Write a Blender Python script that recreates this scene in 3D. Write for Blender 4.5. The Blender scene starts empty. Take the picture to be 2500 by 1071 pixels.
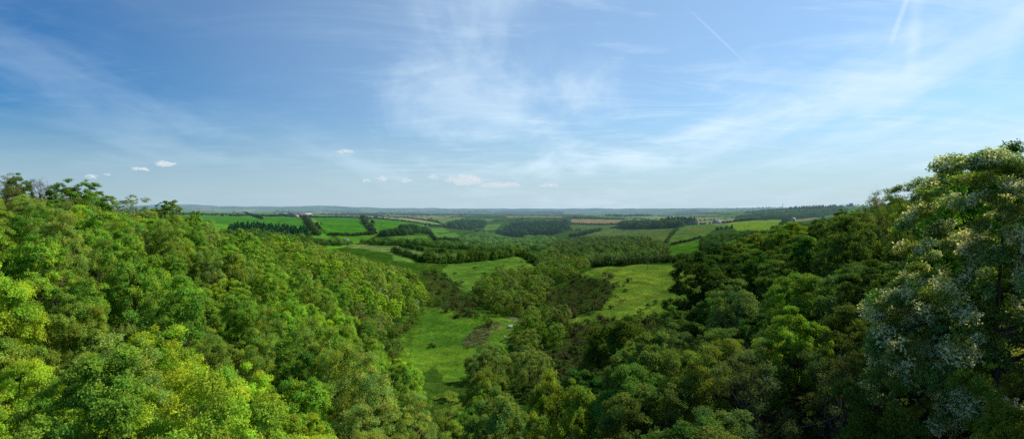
import bpy, math, random
import numpy as np
from mathutils import Vector

rng = np.random.default_rng(11)
random.seed(5)
sc = bpy.context.scene
COL = sc.collection
R = math.radians
FPX, CX, HY = 1250.0, 1250.0, 508.0        # focal length and horizon of the photograph, in its own pixels

# ------------------------------------------------------------------ helpers
def link(o, parent=None):
    COL.objects.link(o)
    if parent is not None: o.parent = parent
    return o

def mesh(name, V, F, mat=None, tint=None, smooth=False, mats=None, midx=None):
    """V (n,3), F (m,k) of equal sized faces -> mesh"""
    V = np.asarray(V, np.float32); F = np.asarray(F, np.int32)
    me = bpy.data.meshes.new(name)
    me.vertices.add(len(V)); me.vertices.foreach_set('co', V.ravel())
    n, k = F.shape
    me.loops.add(n*k); me.loops.foreach_set('vertex_index', F.ravel())
    me.polygons.add(n); me.polygons.foreach_set('loop_start', np.arange(0, n*k, k, dtype=np.int32))
    try: me.polygons.foreach_set('loop_total', np.full(n, k, np.int32))
    except Exception: pass
    if smooth: me.polygons.foreach_set('use_smooth', np.ones(n, bool))
    if mats:
        for m in mats: me.materials.append(m)
        me.polygons.foreach_set('material_index', np.asarray(midx, np.int32))
    elif mat: me.materials.append(mat)
    if tint is not None:
        a = me.color_attributes.new('tint', 'FLOAT_COLOR', 'POINT')
        t = np.ones((len(V), 4), np.float32); t[:, :3] = tint
        a.data.foreach_set('color', t.ravel())
    me.update(); me.validate()
    return me

def obj(name, me, parent=None, **props):
    o = link(bpy.data.objects.new(name, me), parent)
    for k, v in props.items(): o[k] = v
    return o

def empty(name, loc, rz=0.0, **props):
    o = link(bpy.data.objects.new(name, None)); o.location = loc; o.rotation_euler = (0, 0, rz)
    o.empty_display_size = .5
    for k, v in props.items(): o[k] = v
    return o

def norm(a): return a/np.maximum(np.linalg.norm(a, axis=-1, keepdims=True), 1e-9)

def randdir(n, r=None):
    r = r or rng
    return norm(r.normal(size=(n, 3)))

class Geo:
    """collects equal sized faces"""
    def __init__(s): s.V = []; s.F = []; s.T = []; s.n = 0
    def add(s, V, F, T=None):
        V = np.asarray(V, float).reshape(-1, 3)
        s.V.append(V); s.F.append(np.asarray(F, int)+s.n); s.n += len(V)
        s.T.append(np.ones((len(V), 3)) if T is None else np.broadcast_to(np.asarray(T, float), (len(V), 3)))
    def box(s, x0, x1, y0, y1, z0, z1, T=None):
        V = [(x0,y0,z0),(x1,y0,z0),(x1,y1,z0),(x0,y1,z0),(x0,y0,z1),(x1,y0,z1),(x1,y1,z1),(x0,y1,z1)]
        s.add(V, [(0,3,2,1),(4,5,6,7),(0,1,5,4),(1,2,6,5),(2,3,7,6),(3,0,4,7)], T)
    def tube(s, pts, rad, k=6, T=None):
        pts = np.asarray(pts, float); m = len(pts)
        d = norm(np.gradient(pts, axis=0))
        ref = np.where(np.abs(d[:, 2:3]) > .9, np.array([[1., 0, 0]]), np.array([[0, 0, 1.]]))
        u = norm(np.cross(d, ref)); w = np.cross(d, u)
        a = np.linspace(0, 2*np.pi, k, endpoint=False)
        V = pts[:, None]+np.asarray(rad, float).reshape(-1, 1, 1)*(np.cos(a)[None, :, None]*u[:, None]+np.sin(a)[None, :, None]*w[:, None])
        i = np.arange(m-1)[:, None]*k; j = np.arange(k)[None]
        F = np.stack([i+j, i+(j+1) % k, i+k+(j+1) % k, i+k+j], -1).reshape(-1, 4)
        s.add(V.reshape(-1, 3), F, T)
    def mesh(s, name, mat, smooth=False):
        return mesh(name, np.concatenate(s.V), np.concatenate(s.F), mat, np.concatenate(s.T), smooth)

_w = np.random.default_rng(77)
_dirs = [(_w.uniform(0, 2*np.pi), _w.uniform(0, 2*np.pi), _w.uniform(.55, 1.6)) for _ in range(14)]
def wav(x, y, L, k=0):
    """smooth pseudo noise about -1..1, wavelength L"""
    s = 0
    px = x+.35*L*np.sin(y/L*3.1+k); py = y+.35*L*np.sin(x/L*2.7+1.3*k)
    for i in range(7):
        a, p, f = _dirs[(i*3+k*5) % 14]
        s = s+np.sin((px*np.cos(a+k)+py*np.sin(a+k))*2*np.pi*f/L+p*(k+1))
    return s/3.2

# ------------------------------------------------------------------ terrain height
G = []     # x, y, z
def g(px, py, y): G.append(((px-CX)/FPX*y, y, (HY-py)/FPX*y))
for a in [(960,830,185),(1030,725,285),(1100,900,150),(1100,740,258),(1200,780,220),(1000,880,160),(1060,680,320),(1130,730,290),
          (1100,690,345),(1180,660,400),(1262,628,480),(1315,648,450),(1050,645,410),(1230,740,268),(1400,652,440),(1340,750,255),
          (1480,690,275),(1400,702,300),(1450,655,335),(1560,646,335),(1685,644,325),(1450,785,195),(1650,775,185),(1560,720,245),
          (1500,825,165),(1380,850,165),(1330,930,135),(1290,795,210),(1180,935,130),(1270,965,112),
          (450,530,750),(450,513,1250),(740,552,620),(850,573,590),(830,532,900),(1000,546,820),(1000,562,690),(720,527,1000),
          (1000,531,1350),(880,598,520),(1030,622,465),(960,604,500),(1090,579,800),(1100,600,600),(1300,602,700),(1300,572,1000),
          (1300,543,1250),(1230,565,1100),(1300,529,2000),(1460,546,1200),(1460,534,1500),(1410,562,1000),(1500,645,470),
          (1500,610,580),(1500,585,720),(1650,628,440),(1650,585,620),(1600,562,800),(1700,548,1000),(1800,562,650),(1850,538,900),
          (1800,615,450),(1800,588,560),(1930,562,600),(1960,541,900),(2000,523,1300),(2100,505,1500),(1950,508.5,1700),
          (1800,514,2100),(1750,529,1500),(1700,522,2500),(2300,502,1500),(1250,520,5000),(500,512,5000),(1700,517,5000),
          (450,504,15000),(850,509,18000),(1250,514,20000),(1600,511,20000),(2100,511,20000),(0,504,9000),(2500,508,9000)]:
    g(*a)
G += [(-110,125,-5),(-75,83,-17),(-39,42,-26),(-19,25,-24),(-131,200,-12.5),(-127,300,-29.5),(-66,290,-45),(-19,80,-38.5),(0,72,-39),
      (0,20,-28),(-60,135,-33.5),(-84,190,-33.5),(-77,240,-39),(-57,95,-27),(-84,140,-20),(-150,150,-2),(-200,200,-3),(-120,140,-4),
      (-300,300,-12),(-200,270,-24),(-165,340,-33),(-300,600,-19),(-47,150,-40),
      (39,100,-27),(50,130,-32),(60,170,-33),(82,120,-11.5),(74,150,-17),(86,165,-16),(67,80,-8),(45,45,-9),(30,28,-13),(20,50,-25),
      (17,75,-31),(5,60,-35),(110,150,-8),(110,90,1),(80,40,3),(60,20,2),(20,8,-16),(0,0,-25),(120,200,-19),(150,300,-26),
      (200,200,-10),(0,-60,-20),(-100,0,0),(110,0,8),(0,-300,0),(-900,0,5),(900,0,8),(0,-5000,0),(-5000,0,0),(5000,0,0),(0,-40000,0),
      (-40000,0,0),(40000,0,0)]
G = np.array(G, float)
def warp(x, y):
    r = np.sqrt(x*x+y*y+25.0)
    return np.stack([np.arctan2(x, y)*2.3, np.log(r)*1.25], -1)
def _kern(d2): return np.sqrt(d2+.006)
_P = warp(G[:, 0], G[:, 1])
_A = _kern(((_P[:, None]-_P[None])**2).sum(-1))+np.eye(len(G))*0.0
_B = np.concatenate([np.ones((len(G), 1)), _P], 1)
_M = np.block([[_A, _B], [_B.T, np.zeros((3, 3))]])
_C = np.linalg.solve(_M, np.concatenate([G[:, 2], np.zeros(3)]))
def H(x, y):
    x = np.atleast_1d(np.asarray(x, float)); y = np.atleast_1d(np.asarray(y, float))
    sh = x.shape; x = x.ravel(); y = y.ravel(); out = np.empty(len(x))
    for i in range(0, len(x), 40000):
        q = warp(x[i:i+40000], y[i:i+40000])
        d2 = (q[:, :1]-_P[None, :, 0])**2+(q[:, 1:]-_P[None, :, 1])**2
        out[i:i+40000] = _kern(d2)@_C[:len(G)]+_C[-3]+q@_C[-2:]
    r = np.hypot(x, y)
    out += wav(x, y, 38, 1)*.45*np.clip(r/200, .3, 1)
    t = np.clip((r-900)/3500, 0, 1)
    out += t*(wav(x, y, 1500, 2)*13+wav(x, y, 3600, 3)*30*np.clip(r/8000, .4, 1.6)-14)
    return out.reshape(sh)
def h1(x, y): return float(H([x], [y])[0])

_T = np.exp(np.linspace(math.log(22), math.log(30000), 700))
def unproj(px, py):
    """where the sight line through a photo point meets the terrain"""
    u = (px-CX)/FPX; v = (HY-py)/FPX
    d = _T*v-H(_T*u, _T)
    s = np.nonzero(d < 0)[0]
    if len(s) == 0: return np.array([u*30000, 30000.])
    i = s[0]
    if i == 0: return np.array([u*_T[0], _T[0]])
    f = d[i-1]/(d[i-1]-d[i]); t = _T[i-1]+f*(_T[i]-_T[i-1])
    return np.array([u*t, t])
def poly(pts): return np.array([unproj(*p) for p in pts])
def inside(x, y, P):
    c = np.zeros(np.shape(x), bool); n = len(P)
    for i in range(n):
        x0, y0 = P[i]; x1, y1 = P[(i+1) % n]
        if y0 == y1: continue
        k = ((y0 > y) != (y1 > y)) & (x < (x1-x0)*(y-y0)/(y1-y0)+x0)
        c ^= k
    return c
def pix(x, y, z): return CX+FPX*x/y, HY-FPX*z/y

# ------------------------------------------------------------------ materials
class NT:
    def __init__(s, tree): s.t = tree; s.n = tree.nodes; s.l = tree.links
    def new(s, typ, **kw):
        n = s.n.new(typ)
        for k, v in kw.items(): setattr(n, k, v)
        return n
    def put(s, sock, v):
        if isinstance(v, bpy.types.NodeSocket): s.l.new(v, sock)
        elif v is not None: sock.default_value = v
    def math(s, op, a, b=None, c=None, clamp=False):
        n = s.new('ShaderNodeMath', operation=op, use_clamp=clamp)
        s.put(n.inputs[0], a)
        if b is not None: s.put(n.inputs[1], b)
        if c is not None: s.put(n.inputs[2], c)
        return n.outputs[0]
    def vmath(s, op, a, b=None, out=0):
        n = s.new('ShaderNodeVectorMath', operation=op)
        s.put(n.inputs[0], a)
        if b is not None: s.put(n.inputs[1], b)
        return n.outputs[out]
    def mix(s, f, a, b, mode='MIX'):
        n = s.new('ShaderNodeMix', data_type='RGBA', blend_type=mode)
        s.put(n.inputs[0], f); s.put(n.inputs[6], a); s.put(n.inputs[7], b)
        return n.outputs[2]
    def noise(s, vec, scale, detail=4, rough=.55, dist=0.0, out='Fac'):
        n = s.new('ShaderNodeTexNoise')
        s.put(n.inputs['Vector'], vec); n.inputs['Scale'].default_value = scale
        n.inputs['Detail'].default_value = detail; n.inputs['Roughness'].default_value = rough
        n.inputs['Distortion'].default_value = dist
        return n.outputs[out]
    def ramp(s, f, a, b, lo=0.0, hi=1.0):
        n = s.new('ShaderNodeMapRange', interpolation_type='SMOOTHSTEP')
        s.put(n.inputs[0], f); n.inputs[1].default_value = a; n.inputs[2].default_value = b
        n.inputs[3].default_value = lo; n.inputs[4].default_value = hi
        return n.outputs[0]
    def map(s, vec, scale=(1,1,1), rot=(0,0,0), loc=(0,0,0)):
        n = s.new('ShaderNodeMapping'); s.put(n.inputs[0], vec)
        n.inputs['Scale'].default_value = scale; n.inputs['Rotation'].default_value = rot; n.inputs['Location'].default_value = loc
        return n.outputs[0]

def material(name):
    m = bpy.data.materials.new(name); m.use_nodes = True
    m.node_tree.nodes.clear(); m.cycles.emission_sampling = 'NONE'
    return m, NT(m.node_tree)

PAINTED_HAZE = (.34, .54, .72, 1)
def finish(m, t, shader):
    """paints aerial haze into the material: bluish emission grows with distance from the origin"""
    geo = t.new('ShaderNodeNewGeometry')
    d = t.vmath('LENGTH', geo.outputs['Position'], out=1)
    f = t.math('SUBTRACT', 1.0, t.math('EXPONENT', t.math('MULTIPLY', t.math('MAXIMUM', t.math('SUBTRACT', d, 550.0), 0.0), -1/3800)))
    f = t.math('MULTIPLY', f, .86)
    em = t.new('ShaderNodeEmission'); em.inputs[0].default_value = PAINTED_HAZE; em.inputs[1].default_value = .66
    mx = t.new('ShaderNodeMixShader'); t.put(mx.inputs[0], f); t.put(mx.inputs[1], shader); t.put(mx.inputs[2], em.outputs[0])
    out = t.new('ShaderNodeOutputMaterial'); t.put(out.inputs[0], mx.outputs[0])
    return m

def leaf_material():
    m, t = material('foliage')
    att = t.new('ShaderNodeAttribute', attribute_name='tint'); oi = t.new('ShaderNodeObjectInfo')
    c = t.mix(1.0, att.outputs['Color'], oi.outputs['Color'], 'MULTIPLY')
    geo = t.new('ShaderNodeNewGeometry')
    n = t.noise(geo.outputs['Position'], .35, 3)
    c = t.mix(t.ramp(n, .35, .7), t.mix(1.0, c, (.80, .86, .8, 1), 'MULTIPLY'), t.mix(1.0, c, (1.14, 1.07, .95, 1), 'MULTIPLY'))
    d = t.new('ShaderNodeBsdfDiffuse'); t.put(d.inputs[0], c)
    tr = t.new('ShaderNodeBsdfTranslucent'); t.put(tr.inputs[0], t.mix(1.0, c, (1.25, 1.2, .5, 1), 'MULTIPLY'))
    mx = t.new('ShaderNodeMixShader'); mx.inputs[0].default_value = .45
    t.put(mx.inputs[1], d.outputs[0]); t.put(mx.inputs[2], tr.outputs[0])
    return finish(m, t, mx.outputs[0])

def bark_material():
    m, t = material('bark')
    att = t.new('ShaderNodeAttribute', attribute_name='tint')
    geo = t.new('ShaderNodeNewGeometry')
    n = t.noise(t.map(geo.outputs['Position'], (6, 6, 1.2)), 1.0, 5)
    c = t.mix(t.ramp(n, .3, .7), (.045, .038, .028, 1), (.17, .15, .12, 1))
    c = t.mix(1.0, c, att.outputs['Color'], 'MULTIPLY')
    p = t.new('ShaderNodeBsdfDiffuse'); t.put(p.inputs[0], c); p.inputs[1].default_value = .8
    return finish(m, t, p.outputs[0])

def plain_material(name, col, rough=.7, var=.15, scale=2.0, metal=0.0):
    m, t = material(name)
    geo = t.new('ShaderNodeNewGeometry')
    n = t.noise(geo.outputs['Position'], scale, 5)
    a = tuple(c*(1-var) for c in col)+(1,); b = tuple(min(1, c*(1+var)) for c in col)+(1,)
    p = t.new('ShaderNodeBsdfPrincipled'); t.put(p.inputs['Base Color'], t.mix(t.ramp(n, .3, .7), a, b))
    p.inputs['Roughness'].default_value = rough; p.inputs['Metallic'].default_value = metal
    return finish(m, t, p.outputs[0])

def ground_material():
    m, t = material('ground_cover')
    att = t.new('ShaderNodeAttribute', attribute_name='tint')
    geo = t.new('ShaderNodeNewGeometry'); P = geo.outputs['Position']
    big = t.noise(P, .022, 4, .6); mid = t.noise(P, .13, 5, .65); fine = t.noise(P, .8, 6, .75, .4)
    c = att.outputs['Color']
    c = t.mix(t.ramp(big, .35, .65), t.mix(1.0, c, (.80, .90, .85, 1), 'MULTIPLY'), t.mix(1.0, c, (1.15, 1.06, .95, 1), 'MULTIPLY'))
    c = t.mix(t.ramp(mid, .35, .68), t.mix(1.0, c, (.74, .84, .8, 1), 'MULTIPLY'), t.mix(1.0, c, (1.16, 1.08, 1.0, 1), 'MULTIPLY'))
    c = t.mix(t.ramp(fine, .38, .64), t.mix(1.0, c, (.55, .66, .6, 1), 'MULTIPLY'), t.mix(1.0, c, (1.22, 1.14, 1.05, 1), 'MULTIPLY'))
    # dry straw flecks where the sward is rough (alpha-free: follows the same noise)
    ter = t.noise(t.map(P, (.045, .045, 1.5)), 1.0, 4, .6, .3)
    c = t.mix(t.ramp(ter, .40, .62), t.mix(1.0, c, (.72, .82, .78, 1), 'MULTIPLY'), t.mix(1.0, c, (1.18, 1.08, 1.0, 1), 'MULTIPLY'))
    fl = t.noise(P, 1.7, 3, .8)
    near = t.ramp(t.vmath('LENGTH', P, out=1), 250, 420, 1.0, 0.0)
    c = t.mix(t.math('MULTIPLY', t.ramp(fl, .60, .70), t.math('MULTIPLY', near, .55)), c, (.30, .33, .13, 1))
    b = t.new('ShaderNodeBump'); b.inputs['Strength'].default_value = .9; b.inputs['Distance'].default_value = .7
    t.put(b.inputs['Height'], t.math('ADD', t.math('MULTIPLY', mid, 1.5), fine))
    d = t.new('ShaderNodeBsdfDiffuse'); t.put(d.inputs[0], c); t.put(d.inputs['Normal'], b.outputs[0]); d.inputs[1].default_value = .5
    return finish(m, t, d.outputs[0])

LEAF = leaf_material(); BARK = bark_material(); GROUND = ground_material()
STONE = plain_material('weathered_stone', (.30, .27, .24), .9)
SLATE = plain_material('slate', (.13, .13, .15), .7)
WHITE = plain_material('white_render', (.50, .48, .45), .8, .08)
SHEETM = plain_material('roof_sheeting', (.42, .42, .42), .6, .12)
DARKM = plain_material('dark_opening', (.02, .02, .022), .5)
GREYW = plain_material('weathered_pole_wood', (.16, .14, .12), .9)
STEEL = plain_material('galvanised_steel', (.35, .36, .37), .5, .1)
CERAM = plain_material('insulator_ceramic', (.5, .47, .43), .3, .1)
TARP = plain_material('pale_tarpaulin', (.30, .32, .31), .6, .2, 3)
RED = plain_material('red_oxide_sheeting', (.26, .10, .07), .7)

# ------------------------------------------------------------------ fields and ground cover
FIELDS = [  # name, label, colour, outline in the photo
 ('meadow','valley floor meadow of rough green grass beside the stream bushes',(.115,.235,.022),
   [(955,850),(985,780),(1020,735),(1075,750),(1125,765),(1190,765),(1255,772),(1270,790),(1235,845),(1200,880),(1130,930),(1090,930),(1060,890),(1020,915),(990,880)]),
 ('meadow','upper hillside meadow with scattered tufts behind the brown scrub',(.12,.23,.035),
   [(1080,662),(1095,645),(1200,632),(1262,627),(1320,648),(1290,662),(1200,672),(1165,700),(1150,735),(1120,705)]),
 ('pasture','yellow green pasture on the rounded spur with poles standing in it',(.18,.275,.034),
   [(1412,672),(1450,655),(1560,645),(1700,642),(1720,690),(1660,790),(1560,800),(1490,780),(1400,800),(1385,785),(1440,765),(1495,720),(1490,690)]),
 ('field','large deep green field sloping towards the camera below the farm',(.050,.205,.012),
   [(762,531),(886,532),(912,572),(800,574)]),
 ('field','deep green field right of the dark hedge belt',(.055,.20,.014),[(893,532),(960,538),(1045,549),(985,558),(950,566),(925,571)]),
 ('field','long green field behind the conifer plantation',(.050,.20,.014),[(440,525),(740,530),(752,556),(560,548),(440,540)]),
 ('field','pale green field on the left horizon plateau',(.10,.21,.035),[(440,513),(600,516),(560,524),(440,523)]),
 ('field','grass field between two dark hedges left of the farm',(.085,.20,.03),[(606,517),(690,519),(700,527),(575,524)]),
 ('field','small green field behind the farm roofs',(.075,.19,.025),[(760,523),(830,525),(850,529),(765,529)]),
 ('field','narrow straw coloured strip along the ridge above the green fields',(.36,.31,.17),[(835,524),(900,526.5),(1000,533.5),(1060,543.5),(1000,537),(900,528.5)]),
 ('field','straw coloured strip on the skyline behind the farm',(.36,.31,.18),[(760,518),(850,519),(850,521),(760,520)]),
 ('field','bright green field between two belts of wood in mid valley',(.075,.21,.018),[(1048,569),(1110,567),(1140,586),(1062,586)]),
 ('field','pale green rough field beyond the end of the left wood',(.12,.20,.06),[(820,591),(930,593),(1075,612),(1140,620),(1040,634),(950,618),(860,606)]),
 ('field','tan ploughed field on the distant plateau',(.30,.22,.10),[(1395,534),(1526,536),(1520,546),(1395,546)]),
 ('field','dull green field under the tan ploughed field',(.085,.15,.03),[(1390,549),(1510,550),(1465,562),(1400,562)]),
 ('field','broad olive field above the central wood',(.11,.17,.035),[(1425,575),(1490,558),(1645,556),(1625,590),(1540,590)]),
 ('field','green field with a reddish patch left of the bright field',(.10,.19,.03),[(1650,556),(1720,548),(1765,553),(1712,580),(1632,596)]),
 ('field','green field between the central wood and the right wood',(.065,.185,.016),[(1640,600),(1712,582),(1712,628),(1590,636)]),
 ('field','brilliant yellow green field on the hill at right',(.21,.33,.020),[(1765,546),(1895,534),(1928,536),(1905,552),(1870,562),(1800,563)]),
 ('field','green field climbing towards the right ridge',(.06,.16,.025),[(1905,556),(1945,540),(2060,522),(2060,535),(1960,560),(1930,575)]),
 ('field','small pale field among the trees in the valley bottom',(.12,.17,.07),[(1238,592),(1275,594),(1278,604),(1240,603)]),
 ('field','sloping green field behind the valley woods left of centre',(.06,.17,.02),[(1200,570),(1270,576),(1262,588),(1205,586)]),
 ('field','light green field on the left of the central belt of trees',(.09,.20,.03),[(950,577),(1040,575),(1048,584),(960,586)]),
 ('field','long pale green field on the distant slope above the small knoll wood',(.13,.22,.05),[(1040,531),(1210,534),(1200,540),(1070,540)]),
 ('field','green field sloping down beneath the long dark hedge',(.09,.20,.03),[(1010,553),(1080,556),(1100,566),(1050,566)]),
 ('field','green field on the slope between the knoll wood and the conifer hill',(.10,.21,.03),[(1188,548),(1225,546),(1212,560),(1180,562)]),
 ('field','straw tinted field far behind the conifer hill',(.24,.24,.10),[(1230,527),(1370,528),(1380,531),(1240,531)]),
 ('field','pale green field edge above the left wood',(.13,.24,.04),[(955,618),(1000,628),(1015,642),(960,636)]),
]
for i, f in enumerate(FIELDS): FIELDS[i] = (*f, poly(f[3]))
HEATH = [poly(p) for p in ([(1325,740),(1345,712),(1400,688),(1455,676),(1495,692),(1488,730),(1440,768),(1350,772)],
         [(1290,960),(1320,870),(1375,805),(1450,778),(1600,775),(1650,790),(1520,870),(1420,920),(1340,990)],
         [(1035,690),(1050,665),(1095,680),(1165,735),(1135,768),(1075,758),(1030,728)])]
BARE = [poly(p) for p in ([(1125,835),(1165,800),(1200,785),(1225,790),(1180,840),(1140,852)], [(1238,772),(1262,774),(1272,784),(1248,782)])]
TRACK = poly([(1205,855),(1235,825),(1245,790),(1252,790),(1243,828),(1215,862),(1160,905),(1150,903)])

# mosaic of the distant farmland: jittered cells
def cells(x, y, S=200.0, seed=3):
    qx = x+wav(x, y, 1500, 4)*60; qy = y*.62+wav(x, y, 1300, 5)*60
    ix = np.floor(qx/S).astype(int); iy = np.floor(qy/S).astype(int)
    best = np.full(x.shape, 1e18); sec = best.copy(); bid = np.zeros(x.shape, np.int64)
    for dx in (-1, 0, 1):
        for dy in (-1, 0, 1):
            cx = ix+dx; cy = iy+dy
            h = (cx*73856093 ^ cy*19349663 ^ seed*83492791) & 0x7fffffff
            a = ((h*1103515245+12345) & 0x7fffffff)/0x7fffffff; b = ((h*22695477+1) & 0x7fffffff)/0x7fffffff
            d = (qx-(cx+.1+.8*a)*S)**2+(qy-(cy+.1+.8*b)*S)**2
            n = d < best
            sec = np.where(n, best, np.minimum(sec, d)); bid = np.where(n, h, bid); best = np.where(n, d, best)
    return bid, np.sqrt(sec)-np.sqrt(best)
CELLC = np.array([(.07,.17,.02),(.09,.18,.03),(.06,.15,.022),(.12,.20,.045),(.15,.20,.06),(.24,.21,.10),(.08,.19,.02),(.17,.20,.07),
                  (.10,.16,.04),(.18,.22,.08),(.02,.045,.018),(.02,.05,.02)])
def cell_kind(b): return (b//97) % 12

angs = np.concatenate([np.linspace(-180, -58, 60, endpoint=False), np.linspace(-58, 58, 1050, endpoint=False), np.linspace(58, 180, 61)])
rad = np.concatenate([[.5, 4], np.exp(np.linspace(math.log(10), math.log(48000), 660))])
A_, R_ = np.meshgrid(np.radians(angs), rad)
X = R_*np.sin(A_); Y = R_*np.cos(A_)
Z = H(X, Y)
Z -= (R_/1000.0)**2*0.012           # the earth falls away
nr, na = X.shape
i = (np.arange(nr-1)[:, None]*na+np.arange(na-1)[None]).ravel()
GF = np.stack([i, i+1, i+1+na, i+na], -1)
GV = np.stack([X, Y, Z], -1).reshape(-1, 3)
xf, yf = GV[:, 0], GV[:, 1]; rf = np.hypot(xf, yf)
bid, ed = cells(xf, yf)
ckf = cell_kind(bid); ckf = np.where((ckf >= 10) & (rf < 1600), ckf-5, ckf); tint = CELLC[ckf]
v = ((bid//1201) % 100)/100.0
tint = tint*(1.3+.7*v)[:, None]
tint[ed < 9] *= .45
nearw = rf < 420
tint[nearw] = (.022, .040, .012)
gx = ((xf > -60) & (xf < 75) & (yf > 85) & (yf < 420)) | ((xf > -160) & (yf > 325) & (xf < 300))
tint[gx] = (.055, .12, .016)
frag = np.full(len(GV), -1)
wx = xf+wav(xf, yf, 14, 6)*1.2*(rf < 600); wy = yf+wav(xf, yf, 17, 7)*1.6*(rf < 600)
for k, f in enumerate(FIELDS):
    P = f[4]; lo = P.min(0)-5; hi = P.max(0)+5
    s = np.nonzero((xf > lo[0]) & (xf < hi[0]) & (yf > lo[1]) & (yf < hi[1]))[0]
    ins = s[inside(wx[s], wy[s], P)]
    frag[ins] = k; tint[ins] = np.array(f[2])*(1.16 if k > 2 else 1.08)+(np.array([.016, .004, .006]) if k > 2 else 0)
def paint(P, c, L, amt=1.0, wob=3.0):
    lo = P.min(0)-8; hi = P.max(0)+8
    s = np.nonzero((xf > lo[0]) & (xf < hi[0]) & (yf > lo[1]) & (yf < hi[1]))[0]
    ins = s[inside(xf[s]+wav(xf[s], yf[s], L, 8)*wob, yf[s]+wav(xf[s], yf[s], L, 9)*wob, P)]
    tint[ins] = tint[ins]*(1-amt)+np.array(c)*amt
for P in HEATH: paint(P, (.060, .085, .020), 16, .8, 7)
for P in BARE: paint(P, (.17, .15, .09), 7, .75, 2.5)
paint(BARE[1], (.34, .29, .22), 9, .8, .6)
paint(TRACK, (.22, .26, .07), 9, .5, .5)
paint(poly([(1665,566),(1740,556),(1735,561),(1670,571)]), (.19, .15, .05), 60, .6, 6)
nf = (rf < 520) & (frag >= 0)
tint[nf] *= (1+.17*wav(xf[nf], yf[nf], 24, 3)+.12*wav(xf[nf], yf[nf], 8, 6))[:, None]
ff = frag[GF]
fid = np.where((ff == ff[:, :1]).all(1), ff[:, 0], -1)
def sub(name, mask, **props):
    F = GF[mask]; u, inv = np.unique(F, return_inverse=True)
    o = obj(name, mesh(name, GV[u], inv.reshape(F.shape), GROUND, tint[u], True), **props)
    return o
sub('ground', fid == -1, kind='structure', label='rolling green farmland and valley ground reaching the horizon')
for k, f in enumerate(FIELDS):
    if (fid == k).sum() > 3: sub(f[0], fid == k, kind='structure', label=f[1])

# ------------------------------------------------------------------ trees
def leaves(P, D, size, up=.35, rnd=.75, wide=.62, r=None):
    """one folded-free rhombus leaf per point P, facing roughly D"""
    r = r or rng; n = len(P)
    N = norm(D+np.array([0, 0, up])+r.normal(size=(n, 3))*rnd*.6)
    L = norm(np.cross(N, randdir(n, r))); W = np.cross(N, L)
    s = size*(r.uniform(.65, 1.3, (n, 1)))
    V = np.stack([P-L*s*.5, P+W*s*wide*.5, P+L*s*.5, P-W*s*wide*.5], 1).reshape(-1, 3)
    F = np.arange(n*4).reshape(n, 4)
    return V, F

def crown_points(r, n, rx, rz, zc, ncl, rc, lob=.16, low=-.45, fill=.12, gap=0.0, nlobe=13):
    """clumps spread over several overlapping domes; returns points, outward directions, clump id, clump centres"""
    a = np.linspace(0, 2*np.pi, nlobe-1, endpoint=False)+r.uniform(-.35, .35, nlobe-1)+r.uniform(0, 6)
    zl = r.uniform(-.35, .55, nlobe-1); zl[::3] -= .45
    rl = .52*np.sqrt(np.clip(1-zl*np.abs(zl), .2, 1.2))
    Lc = np.stack([rl*np.cos(a), rl*np.sin(a), zl], -1)
    Lc = np.concatenate([[[r.normal()*.1, r.normal()*.1, .42]], Lc])
    Lr = np.concatenate([[.60], r.uniform(.38, .56, nlobe-1)])
    li = r.choice(nlobe, ncl, p=Lr**2/(Lr**2).sum())
    od0 = norm(Lc+np.array([0, 0, .35]))
    d = norm(randdir(ncl, r)+od0[li]*.55+np.array([0, 0, .12]))
    C = Lc[li]+d*(Lr[li]*r.uniform(.72, 1.0, ncl))[:, None]
    ins = r.random(ncl) < fill; C[ins] *= r.uniform(.45, .8, (ins.sum(), 1))
    C[:, 2] = np.maximum(C[:, 2], low)
    C = C*np.array([rx, rx, rz])+np.array([0, 0, zc])
    w = .38+1.1*r.random(len(C))**1.6; cr = rc*1.0*w
    idx = r.choice(len(C), n, p=(w**2)/(w**2).sum())
    od = norm(C-(Lc[li]*.8*np.array([rx, rx, rz])+np.array([0, 0, zc-.1*rz])))
    q = randdir(n, r); q = norm(q+od[idx]*.9+np.array([0, 0, .35]))
    P = C[idx]+q*(cr[idx]*r.uniform(.2, 1.05, n)**.6)[:, None]*np.array([1, 1, 1.0])
    return P, q, idx, C, od

def limbs(r, geo, C, h, zc, tr, nl=14, tint=(1,1,1), k=5, twigs=0):
    lean = r.normal(size=2)*.25
    z = np.linspace(-.5, zc*.95, 6)
    tp = np.stack([lean[0]*(z/zc)**2+.12*np.sin(z*1.1), lean[1]*(z/zc)**2+.1*np.cos(z*.9), z], -1)
    geo.tube(tp, tr*np.linspace(1.15, .45, 6), 8, tint)
    top = tp[-1]
    sel = r.choice(len(C), min(nl, len(C)), replace=False)
    for s in sel:
        b = tp[r.integers(2, 6)]; e = C[s]; mid = b*.5+e*.5+np.array([0, 0, -.10*h*r.uniform(0, 1)])+r.normal(size=3)*.25
        q = np.array([b, b*.6+mid*.4+[0,0,-.1], mid, mid*.35+e*.65+[0,0,.2], e])
        geo.tube(q, tr*np.array([.42, .33, .24, .15, .05]), k, tint)
        for j in range(twigs):
            a = q[r.integers(2, 5)]; dr = norm(e-b)+r.normal(size=3)*.55+np.array([0,0,.35]); ln = r.uniform(.8, 2.0)
            w = a+norm(dr)*ln*.5+r.normal(size=3)*.08; e2 = w+norm(dr+r.normal(size=3)*.4)*ln*.5
            geo.tube([a, w, e2], [tr*.09, tr*.06, tr*.02], 3, tint)
            for jj in range(3):
                b2 = w if jj else e2; e3 = b2+norm(dr+r.normal(size=3)*.9)*r.uniform(.35, .9)
                geo.tube([b2, (b2+e3)/2+r.normal(size=3)*.03, e3], [tr*.045, tr*.03, tr*.012], 3, tint)

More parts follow.
